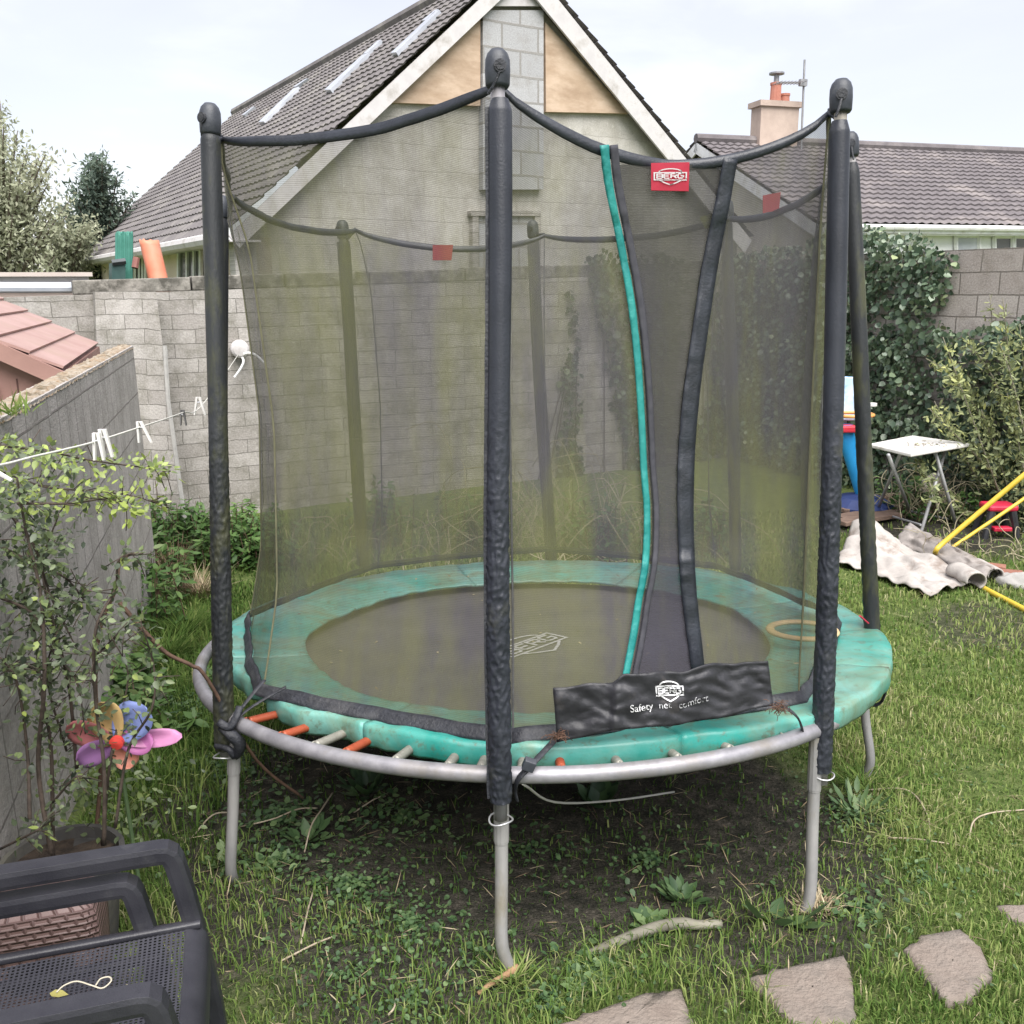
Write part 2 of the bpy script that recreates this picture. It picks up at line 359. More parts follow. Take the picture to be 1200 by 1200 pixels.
# raking buttress
def bt(px, py, off): return back_z(px, py, off)
q = [bt(111, 342, .24), bt(183, 342, .24), bt(216, 612, .50), bt(122, 612, .50)]
bk = [np.array([*(p[:2]-BN*(.24 if i < 2 else .5)), p[2]]) for i, p in enumerate(q)]
mb = MB(); hh = q[0][2]-q[2][2]
mb.add([q[3], q[2], q[1], q[0]], [(0, 1, 2, 3)], [[(0, 0), (1.0, 0), (.8, hh), (.1, hh)]])
mb.add([q[2], bk[2], bk[1], q[1]], [(0, 1, 2, 3)], [[(0, 0), (.5, 0), (.24, hh), (0, hh)]])
mb.add([q[3], q[0], bk[0], bk[3]], [(0, 1, 2, 3)], [[(0, 0), (0, hh), (.24, hh), (.5, 0)]])
mb.add([q[0], q[1], bk[1], bk[0]], [(0, 1, 2, 3)], [[(0, 0), (.7, 0), (.7, .24), (0, .24)]])
mb.build('buttress', m_conc_back, root)
# thin batten leaning in the corner of the buttress
mb = MB(); mb.tube([bt(193, 405, .52), bt(197, 470, .55), bt(217, 612, .62)], .022, 6)
tag(mb.build('batten', M('grey_batten', (.33, .32, .31), (.42, .41, .39), 10, .8, .3)), 'thin weathered grey batten leaning against the wall beside the buttress', 'batten')
# right boundary wall
CR = W0[:2]+BE*tC; RE = np.array([.469, -.883]); RN = np.array([-.883, -.469])
def right_z(px, py, off=0): return UPL(px, py, (CR[0]+RN[0]*off, CR[1]+RN[1]*off, 0), (RN[0], RN[1], 0))
def right_t(px): p = right_z(px, 400); return float((p[:2]-CR)@RE)
zR = right_z(1165, 291)[2]
rw = wall_run([(0, zR-.05), (right_t(1000), zR), (right_t(1420), zR)], RE, CR, RN, .22, zoff=zR-.225*20)
rwo = thing('boundary_wall', 'brownish concrete block wall half buried under dark ivy', 'wall', (*(CR+RE*3), -.3))
rw.build('block_face', m_conc_right, rwo)
# left garden wall
LE = G(185, 683); zl = float(U(176, 405, LE[1])[2]); LN0 = UZ(20, 480, zl)
le = LN0[:2]-LE[:2]; le = le/np.linalg.norm(le); ln = np.array([-le[1], le[0]]); ln = ln if ln[0] > 0 else -ln
root = thing('garden_wall', 'low grey rendered garden wall at the left with an orange mossy top', 'wall', LE)
tend = 7.5
wall_run([(t, zl) for t in np.linspace(0, tend, 16)], le, LE, ln, .12, zbot=-.5).build('wall_face', m_conc_left, root)
mb = MB(); nT = 420; prof = []
for i in range(nT):
    t = tend*i/(nT-1); row = []
    for j in range(7):
        o = -.125+.13*j/6; h = .006*math.sin(PI*j/6)+.014*noise.noise(Vector((t*16, o*40, 1)))+.014*noise.noise(Vector((t*48, o*60, 5)))
        row.append([*(LE[:2]+le*t+ln*(o-.001)), zl+.003+max(h, -.002)+(.0 if 0 < j < 6 else -.02)])
    prof.append(row)
mb.grid(prof); mb.build('mossy_coping', m_moss_top, root, smooth=True)
# ------------------------------------------------------------------ main house
th = math.radians(32); r3 = np.array([-math.sin(th), math.cos(th), 0]); g3 = np.array([math.cos(th), math.sin(th), 0])
A0 = U(607, -52, 14.6)                                       # apex on the gable plane (roof surface)
def gp(px, py, off=0): return UPL(px, py, A0-r3*off, r3)
EL = gp(262, 272); ER = gp(874, 279)
ER = np.array([*ER[:2], ER[2]]); zE = EL[2]
# right eave: keep the slope seen in the photo down to the left eave's height
Lr = UPL(277, 131, A0, np.cross(r3, [0, 0, 1])); HL = float((Lr-A0)@r3)
root = thing('house', 'rendered gable house with brown tiled roof, two plywood panels and a grey block stack', 'house', (*(A0[:2]), -.5))
def tile_slope(mb, P0, along, down, nrow, L, ncol, amp=.03, step=.035):
    """stepped, waved tile surface: P0 ridge corner, along = unit vector, down = vector to the eave"""
    n = np.cross(along, down); n = n/np.linalg.norm(n); n = n if n[2] > 0 else -n
    dl = np.linalg.norm(down); R = []
    for i in range(nrow):
        for k in (0, 1):
            row = []
            for j in range(ncol*4+1):
                u = j/(ncol*4)*L; wv = amp*math.cos(2*PI*j/4)
                row.append(P0+along*u+down*((i+k)/nrow)+n*(wv+(step if k else 0)+.006*noise.noise(Vector((u*3, i*7.3, 1)))))
            R.append(row)
    mb.grid(R)
ov = .18                                                     # verge overhang
mb = MB(); tile_slope(mb, A0-r3*ov, r3, (EL-A0)-g3*.0, 26, HL+ov*2, 70, .011, .024)
mb.build('roof_slope', m_roof, root)
mb = MB(); dR = (ER-A0); tile_slope(mb, A0-r3*ov, r3, dR, 26, HL+ov*2, 70, .011, .024); mb.build('roof_slope', m_roof, root)
mb = MB(); mb.tube([A0-r3*ov+[0, 0, .03], A0+r3*(HL+ov)+[0, 0, .03]], .11, 8); mb.build('ridge_tile', m_roof, root)
# gable wall, set back 0.02 behind the barge plane
zb = -.8; off = -.06
aw = A0-[0, 0, .28]-r3*off
wl, wr = EL+(A0-EL)*.03, ER+(A0-ER)*.03
q = [np.array([wl[0], wl[1], zb]), np.array([wr[0], wr[1], zb]), wr-[0, 0, .24], aw+r3*off, wl-[0, 0, .24]]
mb = MB(); mb.slab([p-r3*off for p in q], -r3, .25)
for fi in range(len(mb.f)): mb.uv[fi] = [(float((np.array(mb.v[k])-A0)@g3), mb.v[k][2]) for k in mb.f[fi]]
mb.build('gable_wall', m_render, root)
# bargeboards: white boards hanging under the verge
for E in (EL, ER):
    d = (E-A0); dl = np.linalg.norm(d); d = d/dl; nrm = np.cross(d, r3); nrm = nrm if nrm[2] > 0 else -nrm
    wdt = .19 if E is EL else .27
    c = A0+d*(dl*.5)-nrm*(.05+wdt/2)-r3*(ov-.035)
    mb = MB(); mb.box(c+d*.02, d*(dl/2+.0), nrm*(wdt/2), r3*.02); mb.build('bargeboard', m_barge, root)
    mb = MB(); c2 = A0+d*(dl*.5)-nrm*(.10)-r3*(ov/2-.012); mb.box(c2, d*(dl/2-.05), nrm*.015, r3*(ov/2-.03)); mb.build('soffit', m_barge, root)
# central stack and plywood panels
def gquad(pts, off, t, name, mat, uvs=True):
    q = [gp(x, y, off) for x, y in pts]; mb = MB()
    mb.slab(q, -r3, t)
    if uvs:
        for fi in range(len(mb.f)): mb.uv[fi] = [(float((np.array(mb.v[k])-A0)@g3), mb.v[k][2]) for k in mb.f[fi]]
    return mb.build(name, mat, root)
gquad([(566, 12), (637, 12), (637, 222), (598, 222), (566, 222)], .06, .2, 'block_stack', m_stack)
gquad([(563, 18), (563, 124), (458, 120), (505, 74)], .02, .08, 'plywood_panel', m_ply)
gquad([(639, 26), (737, 133), (640, 131)], .02, .08, 'plywood_panel', m_ply)
gquad([(552, 247), (634, 247), (634, 253), (552, 253)], .05, .12, 'lintel', m_conc_back)
gquad([(554, 253.2), (561, 253.2), (561, 318), (554, 318)], .04, .10, 'window_surround', m_conc_back)
gquad([(627, 253.2), (634, 253.2), (634, 318), (627, 318)], .04, .10, 'window_surround', m_conc_back)
gquad([(561.5, 253.5), (626.5, 253.5), (626.5, 318), (561.5, 318)], -.01, .10, 'window_infill', m_stack)
gquad([(586, -6), (628, -6), (634, 7), (578, 7)], .08, .05, 'apex_board', m_barge)
# left side wall under the eave
sw0 = EL+g3*.42; sp = lambda px, py, o=0: UPL(px, py, sw0-g3*o, g3)
q = [np.array([*sw0[:2], zb])-r3*off, np.array([*sw0[:2], zE-.05])-r3*off, np.array([*(sw0+r3*HL)[:2], zE-.05]), np.array([*(sw0+r3*HL)[:2], zb])]
mb = MB(); mb.slab(q, -g3, .2); mb.build('side_wall', m_cream, root)
mb = MB(); a0, a1 = EL-g3*.08-r3*ov+[0, 0, -.08], EL-g3*.08+r3*(HL+ov)+[0, 0, -.08]
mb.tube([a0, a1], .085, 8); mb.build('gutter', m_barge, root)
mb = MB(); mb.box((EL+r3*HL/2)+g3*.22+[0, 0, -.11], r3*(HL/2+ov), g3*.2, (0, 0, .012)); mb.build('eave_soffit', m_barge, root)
for pts in ([(211, 293), (237, 291), (237, 345), (211, 347)], [(160, 300), (172, 299), (172, 345), (160, 346)]):
    q = [sp(x, y, .03) for x, y in pts]; mb = MB(); mb.slab(q, -g3, .06); f = mb.build('window', m_glassdark, root)
    mb = MB()
    for i in range(4): mb.tube([q[i]-g3*.02, q[(i+1) % 4]-g3*.02], .035, 4)
    for u in (.4, .72): mb.tube([q[0]*(1-u)+q[1]*u-g3*.02, q[3]*(1-u)+q[2]*u-g3*.02], .03, 4)
    mb.build('frame', m_white, f)
# rooflights
dn = EL-A0; rn = np.cross(r3, dn); rn = rn/np.linalg.norm(rn); rn = rn if rn[2] > 0 else -rn
for pts in ([(456, 62), (466, 61), (517, 11), (507, 14)], [(378, 105), (389, 105), (434, 61), (422, 65)], [(301, 143), (311, 142), (352, 101), (342, 104)],
            [(493, 24), (500, 23), (515, 10), (508, 12)], [(424, 63), (431, 62), (448, 46), (441, 48)], [(342, 102), (348, 101), (362, 91), (356, 93)], [(282, 135), (287, 134), (299, 124), (294, 126)]):
    q = [UPL(x, y, A0+rn*.07, rn) for x, y in pts]; md = [(q[0]+q[1])/2, (q[2]+q[3])/2]; q = [md[0]*.38+q[0]*.62, md[0]*.38+q[1]*.62, md[1]*.38+q[2]*.62, md[1]*.38+q[3]*.62]; mb = MB(); mb.slab(q, rn, .1); f = mb.build('rooflight', m_glasspale, root)
# ------------------------------------------------------------------ bungalow behind
bt_ = math.radians(17); be = np.array([math.cos(bt_), math.sin(bt_), 0])
P1 = U(966, 262, 20.0); P2 = U(815, 165, 25.2); bn = np.array([-math.sin(bt_), math.cos(bt_), 0])
half = float((P2-P1)@bn); P2 = np.array([*(P1+bn*half)[:2], P2[2]])
root = thing('bungalow', 'long low white bungalow with a purple brown tiled roof behind the ivy', 'house', (*(P1+be*4+bn*half)[:2], -.5))
BL = 15.0
mb = MB(); tile_slope(mb, P2-be*.15, be, P1-P2, 18, BL, 64, amp=.018, step=.04); mb.build('roof_slope', m_roof2, root)
P3 = P2+bn*half+[0, 0, P1[2]-P2[2]]
mb = MB(); tile_slope(mb, P2-be*.15, be, P3-P2, 18, BL, 64, amp=.018, step=.04); mb.build('roof_slope', m_roof2, root)
mb = MB(); mb.tube([P2-be*.15+[0, 0, .06], P2+be*BL+[0, 0, .06]], .12, 8); mb.build('ridge_tile', m_roof2, root)
gw = [P1+bn*.35+be*.1, P2+be*.1-[0, 0, .22], P3-bn*.35+be*.1]
q = [np.array([*gw[0][:2], -.8]), np.array([*gw[2][:2], -.8]), gw[2]-[0, 0, .0], gw[1], gw[0]]
mb = MB(); mb.slab(q, -be, .25); mb.build('gable_wall', m_pale_gable, root)
for E in (P1, P3):
    d = E-P2; dl = np.linalg.norm(d); d /= dl; n_ = np.cross(d, be); n_ = n_ if n_[2] > 0 else -n_
    mb = MB(); mb.box(P2+d*dl/2-n_*.16-be*.12, d*dl/2, n_*.12, be*.02); mb.build('bargeboard', m_white, root)
c0 = P1+bn*.35
fz = [np.array([*(c0+be*.2)[:2], -.8]), np.array([*(c0+be*(BL-.3))[:2], -.8]), np.array([*(c0+be*(BL-.3))[:2], P1[2]-.19]), np.array([*(c0+be*.2)[:2], P1[2]-.19])]
mb = MB(); mb.slab(fz, -bn, .2); mb.build('front_wall', m_white_wall, root)
mb = MB(); mb.box(P1+be*BL/2+bn*.02-[0, 0, .125], be*(BL/2), bn*.03, (0, 0, .055)); mb.build('fascia', m_white, root)
mb = MB(); mb.box(P1+be*BL/2+bn*.2-[0, 0, .195], be*(BL/2), bn*.16, (0, 0, .012)); mb.build('eave_soffit', m_white, root)
mb = MB(); mb.tube([P1-bn*.06-[0, 0, .06], P1-bn*.06+be*BL-[0, 0, .06]], .06, 8); mb.build('gutter', m_white, root)
bp = lambda px, py, o=0: UPL(px, py, c0-bn*o, bn)
for pts in ([(1165, 277), (1186, 277), (1186, 300), (1165, 300)], [(1188, 277), (1215, 277), (1215, 300), (1188, 300)], [(1120, 276), (1147, 276), (1147, 302), (1120, 302)]):
    q = [bp(x, y, .04) for x, y in pts]; mb = MB(); mb.slab(q, -bn, .03); f = mb.build('window', m_glassdark if pts[0][0] > 1150 else m_glasspale, root)
    mb = MB()
    for i in range(4): mb.tube([q[i]-bn*.01, q[(i+1) % 4]-bn*.01], .05, 4)
    mb.build('frame', m_white, f)
mb = MB(); lp = bp(1134, 270, .08); mb.lathe(lp, [(.02, -.1), (.09, -.09), (.10, .04), (.03, .09)], 10, ax=(0, 0, 1)); mb.build('wall_lamp', m_glassdark, root, smooth=True)
# chimney with its pots
cy0 = UPL(888, 160, P2-bn*.24, bn); cy1 = UPL(937, 160, P2-bn*.24, bn); ct = UPL(912, 125, P2-bn*.24, bn)
cw = float((cy1-cy0)@be)/2*.9; cc = np.array([*((cy0+cy1)/2)[:2], 0])+bn*.24
zt = ct[2]; zb2 = P2[2]-.5
mb = MB(); mb.box([cc[0], cc[1], (zt+zb2)/2], be*cw, bn*.24, (0, 0, (zt-zb2)/2)); chm = mb.build('chimney', m_chimney, root)
mb = MB(); mb.box([cc[0], cc[1], zt+.07], be*(cw+.07), bn*.31, (0, 0, .068)); mb.build('cap', m_chimney, chm)
zc = zt+.14
for px, h in ((909, UPL(909, 97, P2, bn)[2]), (920, UPL(920, 110, P2, bn)[2])):
    p = UPL(px, 110, P2, bn); mb = MB(); r = .15 if px < 915 else .13
    mb.lathe([p[0], p[1], zc], [(r, 0), (r*.92, h-zc-.06), (r*1.05, h-zc-.05), (r*1.05, h-zc), (r*.8, h-zc)], 12); mb.build('chimney_pot', m_pot_clay, chm, smooth=False)
    if px < 915:
        mb = MB(); mb.lathe([p[0], p[1], h], [(.07, 0), (.07, .18), (.20, .20), (.20, .24), (.02, .27)], 10); mb.build('cowl', m_metal_thin, chm)
# aerial
p0, p1 = UPL(941, 142, P2-bn*.5, bn), UPL(943, 70, P2-bn*.5, bn)
root = thing('tv_aerial', 'thin grey television aerial on a mast beside the bungalow chimney', 'aerial', [p0[0], p0[1], P2[2]-.2])
mb = MB(); mb.tube([[p0[0], p0[1], P2[2]-.3], p1], .028, 6); mb.build('mast', m_metal_thin, root)
a, c = UPL(941, 97, P2-bn*.55, bn), UPL(910, 97, P2-bn*.55, bn)
mb = MB(); mb.tube([a, c], .018, 5)
for u in np.linspace(.05, .95, 8):
    q = a*(1-u)+c*u; mb.tube([q-bn*.22, q+bn*.22], .009, 4)
mb.box(a, be*.10, bn*.05, (0, 0, .08)); mb.build('boom', m_metal_thin, root)
# ------------------------------------------------------------------ trampoline
TC = np.array([.1002, 3.7937, .6375]); TILT, TX, A0T, RR = .0918, -.00876, -.0802, 1.4
def T(x, y, z):
    y2 = y*math.cos(TILT)+z*math.sin(TILT); z2 = -y*math.sin(TILT)+z*math.cos(TILT)
    x3 = x*math.cos(TX)+z2*math.sin(TX); z3 = -x*math.sin(TX)+z2*math.cos(TX)
    return np.array([TC[0]+x3, TC[1]+y2, TC[2]+z3])
_B = np.array([T(1, 0, 0)-TC, T(0, 1, 0)-TC, T(0, 0, 1)-TC]).T; _Bi = np.linalg.inv(_B)
def Ti(P): return _Bi@(np.array(P)-TC)
def TP(th, r, z): return T(r*math.sin(th), -r*math.cos(th), z)
ak = lambda k: A0T+k*PI/4
tramp = thing('trampoline', 'round turquoise padded trampoline with dark safety net and eight foam covered poles', 'trampoline', T(0, 0, -.62))
m_galv = M('galvanised', (.21, .205, .225), (.33, .32, .345), 14, .45, .1, 60, metal=.35, c3=(.24, .22, .20), stain_scale=5)
m_leg = M('galvanised_leg', (.25, .245, .25), (.36, .35, .345), 9, .55, .15, 60, metal=.3, c3=(.22, .19, .12), stain_scale=4, stretch=(1, 1, .4))
m_sleeve = M('foam_sleeve', (.014, .016, .023), (.028, .031, .042), 5, .42, .15, 160, c3=(.055, .055, .045), stain_scale=6, slo=.58, shi=.75)
m_sleeve_moss = M('foam_sleeve_mossy', (.013, .015, .018), (.026, .028, .031), 5, .5, .2, 120, c3=(.07, .072, .028), stain_scale=4, slo=.50, shi=.68, stretch=(1.6, 1, .5))
m_cap = M('cap_plastic', (.022, .025, .034), (.045, .05, .062), 20, .5, .1, 80, c3=(.12, .125, .13), stain_scale=9, slo=.62, shi=.8)
m_pad = M('turquoise_pad', (.020, .25, .21), (.045, .31, .27), 3, .38, .2, 22, c3=(.16, .36, .32), stain_scale=1.7, slo=.42, shi=.66)
# add algae stains to the pad
nt = m_pad.node_tree; b = nt.nodes['Principled BSDF']; cur = b.inputs['Base Color'].links[0].from_socket
v = coord(nt, 'Object'); f2 = ramp(nt, noise_t(nt, v, 3.1, 8, .7, .6), [(.44, (0, 0, 0)), (.64, (.8, .8, .8))])
c2 = mixc(nt, f2, cur, (.14, .19, .12)); f3 = ramp(nt, noise_t(nt, v, 19, 7, .75), [(.55, (0, 0, 0)), (.66, (.85, .85, .85))])
nt.links.new(mixc(nt, f3, c2, (.10, .12, .08)), b.inputs['Base Color'])
m_mat = M('jump_mat', (.075, .068, .075), (.105, .096, .102), 5, .5, .3, 200, c3=(.11, .10, .085), stain_scale=1.6, spec=.6)
m_web = M('black_webbing', (.013, .014, .019), (.028, .030, .039), 25, .55, .5, 90, spec=.5, c3=(.06, .06, .065), stain_scale=10)
m_hem = M('top_hem_fabric', (.012, .014, .020), (.025, .029, .040), 12, .42, .2, 110, spec=.6)
m_apron = M('black_apron', (.016, .016, .020), (.028, .028, .034), 6, .5, .15, 60, spec=.5, c3=(.06, .052, .05), stain_scale=5, slo=.58, shi=.75)
m_frayed = M('frayed_brown', (.07, .035, .022), (.14, .08, .055), 40, .95, .8, 80)
m_print = M('white_print', (.60, .60, .62), (.72, .72, .73), 30, .7, c3=(.12, .12, .12), stain_scale=60, slo=.56, shi=.62)
m_print_worn = M('worn_print', (.42, .42, .44), (.60, .60, .62), 40, .7, c3=(.07, .07, .075), stain_scale=55, slo=.48, shi=.56)
m_red = M('red_label', (.42, .022, .05), (.50, .035, .07), 8, .6)
m_redback = M('red_label_back', (.25, .03, .035), (.30, .05, .05), 8, .8)
m_teal = M('teal_piping', (.012, .19, .18), (.025, .26, .235), 12, .5, .3, 60)
m_orange = M('orange_spring', (.27, .052, .022), (.36, .082, .034), 20, .5, .2, 60, c3=(.30, .08, .04), stain_scale=14)
m_springgrey = M('grey_spring', (.24, .23, .20), (.36, .35, .31), 20, .5, .2, 60, metal=.3, c3=(.2, .14, .08), stain_scale=14)
m_wire = M('steel_wire', (.5, .5, .52), (.62, .62, .63), 30, .35, metal=.6)
# frame tube
mb = MB(); n = 144; q = [TP(2*PI*i/n, RR, 0) for i in range(n+1)]
rows = []
for i in range(n):
    th_ = 2*PI*i/n
    rows.append([TP(th_, RR+.025*math.cos(a), .025*math.sin(a)) for a in np.linspace(0, 2*PI, 13)[:-1]])
rows.append(rows[0]); mb.grid(rows, closed=True); mb.build('frame_ring', m_galv, tramp, smooth=True)
# legs: four bent tubes, each with two uprights joined underground
legpx = {0: (584, 588, 1140), 1: (945, 948, 1064), 2: (1019, 1017, 918), 7: (272, 272, 1028)}
def legtop(k): return TP(ak(k)+(-.018 if k == 0 else (-.035 if k == 1 else .02)), RR, -.02)
def legbot(k):
    if k in legpx:
        t = legtop(k); p = U(legpx[k][1], legpx[k][2], t[1]-.05); return p
    return TP(ak(k), RR, -.64)
for a, b_ in ((0, 1), (2, 3), (4, 5), (6, 7)):
    ta, tb, ba, bb = legtop(a), legtop(b_), legbot(a), legbot(b_)
    da = (bb-ba); da[2] = 0; da /= np.linalg.norm(da); dz = np.array([0, 0, 1.0])
    pts = [ta, ta*.5+ba*.5, ba+dz*.13, ba+dz*.05+da*.012, ba+da*.045-dz*.02, ba+da*.12-dz*.09, ba*.5+bb*.5-dz*.14,
           bb-da*.12-dz*.09, bb-da*.03-dz*.03, bb+dz*.06, tb*.5+bb*.5, tb]
    mb = MB(); mb.tube(spline(pts, 6), .0195, 12); leg = mb.build('leg_frame', m_leg, tramp, smooth=True)
    for t_, bo in ((ta, ba), (tb, bb)):                     # socket joint on the upright
        mb = MB(); u_ = bo-t_; mb.tube([t_+u_*.0, t_+u_*.30], .0225, 12); mb.tube([t_+u_*.298, t_+u_*.31], .0215, 12); mb.build('socket', m_leg, leg, smooth=False)
# poles
poles = {0: ((583, 66), (587, 960)), 1: ((986, 100), (963, 918)), 2: ((996, 160), (1023, 752)), 3: ((852, 238), (862, 672)), 4: ((624, 262), (646, 662)),
         5: ((401, 262), (428, 668)), 6: ((260, 234), (256, 745)), 7: ((246, 128), (264, 885))}
POLE = {}
def radial(k): d = TP(ak(k), 1, 0)-T(0, 0, 0); return d/np.linalg.norm(d)
for k, (tp, bp_) in poles.items():
    Pb = TP(ak(k), RR+.045, -.1); Pt = TP(ak(k), RR+.01, 1.93)
    B, Tt = U(bp_[0], bp_[1], Pb[1]), U(tp[0], tp[1], Pt[1]); POLE[k] = (B, Tt)
    ax = (Tt-B); L = np.linalg.norm(ax); ax /= L
    inw = -radial(k); inw = inw-ax*np.dot(inw, ax); inw /= np.linalg.norm(inw); sd_ = np.cross(ax, inw)
    root_p = MB(); root_p.tube([B, Tt-ax*.02], .0185, 12); po = root_p.build('net_pole', m_leg if k != 0 else m_galv, tramp, smooth=True)
    # sleeve: foam tube, crazed and wrinkled towards the bottom, with a fin-like seam
    s0 = {0: .055, 1: .045, 7: .02, 6: .05, 2: .0}.get(k, .02); s1 = {0: .105, 1: .10, 2: .10, 7: .06}.get(k, .075)
    nl, na = (430, 52) if k in (0, 1, 7) else (110, 24); rows = []; Ls = L-s0-s1
    for i in range(nl+1):
        u = i/nl; row = []
        wr = min(1, max(0, (.62-u)/.22)); 
        for j in range(na):
            a = 2*PI*j/na; r = .0305+.0010*math.sin(u*9+k)
            x, y = math.cos(a), math.sin(a)
            pv = Vector((x*2.4+k*7+u*3, y*2.4, u*Ls*38)); pw = Vector((x*5+k*3, y*5, u*Ls*62))
            rid = (1-abs(noise.noise(pv))*3.2)*.7+(1-abs(noise.noise(pw))*3)*.3
            r += wr*(max(rid, -.4)*.0038)+.0003*noise.noise(Vector((x*3, y*3, u*30)))
            if u > .985: r *= 1-.28*((u-.985)/.015)
            if u < .01: r *= .93
            bend = .006*math.sin(u*5.1+k*2)
            row.append(B+ax*(s0+u*Ls)+(inw*x+sd_*y)*r+sd_*bend)
        rows.append(row)
    mb = MB(); mb.grid(rows, closed=True); mb.add(rows[-1], [tuple(range(na))]); mb.add(rows[0], [tuple(range(na-1, -1, -1))])
    sl_ = mb.build('foam_sleeve', m_sleeve_moss if k in (2, 5, 6, 7) else m_sleeve, po, smooth=True)
    mb = MB(); sdir = unit(sd_*(1 if k in (0, 7) else -1)*.9-inw*.2)
    for side in (0,):
        P_ = [[B+ax*(s0+.01+(Ls-.03)*i/40)+sdir*(.027+.012*w_+.002*noise.noise(Vector((i*.7, w_, k))))+sd_*(.006*math.sin(i/40*5.1+k*2)) for w_ in (0, 1)] for i in range(41)]
        mb.grid(P_)
    mb.build('seam', m_web, sl_, solid=.005)
    # cap: slanted plastic cap with an eyelet
    c = Tt-ax*.065; mb = MB()
    mb.lathe(c, [(.027, -.012), (.0315, -.005), (.033, .03), (.032, .055), (.027, .070), (.017, .081), (.004, .084)], 20, ax=ax, xa=inw)
    cap = mb.build('pole_cap', m_cap, po, smooth=True)
    mb = MB(); fr = unit(inw*-.2+(-UP*0)+np.array([.25 if k == 0 else -.45, -1, 0])) ; e = c+ax*.035+fr*.030
    mb.tube([e, e+fr*.008], .016, 14); mb.tube([e+fr*.0081, e+fr*.010], .011, 12)
    mb.tube(spline([e-sd_*.0+fr*.004-ax*.01, e-ax*.04+sd_*.012, e-ax*.065+sd_*.028-fr*.012], 5), .004, 6)
    mb.build('eyelet', m_web, cap)
    # wire loop tying the pole to the leg
    if k in (0, 1, 7, 2):
        lc = B+ax*{0: .0, 1: .03, 7: .0, 2: .02}[k]-ax*.0; mid = legtop(k)+(legbot(k)-legtop(k))*.2
        mb = MB(); ctr = lc; rr_ = .034
        pts = [ctr+(inw*math.cos(a)*rr_*1.15+sd_*math.sin(a)*rr_)+ax*(.004*math.sin(a*2)) for a in np.linspace(0, 2*PI, 19)]
        mb.tube(pts, .0028, 6); mb.build('wire_clip', m_wire, po, smooth=True)
# mat, slightly sagging
mb = MB(); rows = []; 
for i in range(15):
    r = 1.1*i/14; rows.append([TP(2*PI*j/96, max(r, .001), -.012-.03*(1-(r/1.1)**2)) for j in range(96)])
mb.grid(rows, closed=True); jm = mb.build('jump_mat', m_mat, tramp, smooth=True)
# safety pad
def pad_out(th):                                             # outer radius; the pad has slipped inwards at the front left
    d = (math.degrees(th)+180) % 360-180
    pts = [(-180, 1.41), (-140, 1.40), (-110, 1.39), (-85, 1.36), (-72, 1.30), (-62, 1.27), (-53, 1.225), (-47, 1.27), (-39, 1.285), (-33, 1.245), (-24, 1.265), (-10, 1.30), (4, 1.315), (14, 1.33), (20, 1.32), (26, 1.345), (33, 1.375), (45, 1.425), (60, 1.435), (90, 1.44), (130, 1.42), (180, 1.41)]
    for (a, ra), (b2, rb) in zip(pts[:-1], pts[1:]):
        if a <= d <= b2:
            u = (d-a)/(b2-a); u = u*u*(3-2*u); return ra+(rb-ra)*u
def pad_pt(th, s):                                           # s 0..1 from inner edge across the top and down the skirt
    ro = pad_out(th); ri = .985+.012*math.sin(th*7)+.01*noise.noise(Vector((math.cos(th)*4, math.sin(th)*4, 0)))
    seam = abs(((th-A0T-PI/8) % (PI/4))/(PI/4)-.5)*2          # 1 at seams
    sf = max(0, 1-(1-seam)/.06)
    nz = noise.noise(Vector((math.cos(th)*5, math.sin(th)*5, s*2.2)))*.5+noise.noise(Vector((math.cos(th)*14, math.sin(th)*14, s*4)))*.35
    wk = -abs(noise.noise(Vector((math.cos(th)*9+s, math.sin(th)*9, s*3.0+5))))+.25; wk2 = noise.noise(Vector((math.cos(th)*22, math.sin(th)*22, 3)))
    if s < .8:
        u = s/.8; r = ri+(ro-ri)*u; z = .014+.034*math.sin(PI*min(u*.5+.06, .55))**.8*1.0-(.014*sf*math.sin(PI*u))+.013*nz+.012*wk
        z += .006*(u**3)
    else:
        u = (s-.8)/.2; r = ro+.007*math.sin(PI*u)*1.0-.010*u; z = .052-.072*u+.010*nz*(1-u)+.012*wk*(1-.5*u); r += .012*nz+(.022 if 298 < math.degrees(th) % 360 < 345 else .011)*wk2*u
        if math.degrees(th) % 360 > 270 and math.degrees(th) % 360 < 352: z += .0
    return TP(th, r, z)
NP = 288
seg0 = [ak(k)+PI/8 for k in range(8)]
for k in range(8):
    rows = []; a0_ = ak(k)-PI/8; 
    for i in range(49):
        th_ = a0_+PI/4*i/48; rows.append([pad_pt(th_, s) for s in np.concatenate([np.linspace(0, .8, 18), np.linspace(.83, 1, 7)])])
    mb = MB(); mb.grid(rows); mb.build('pad_section', m_pad, tramp, smooth=True, solid=.012)
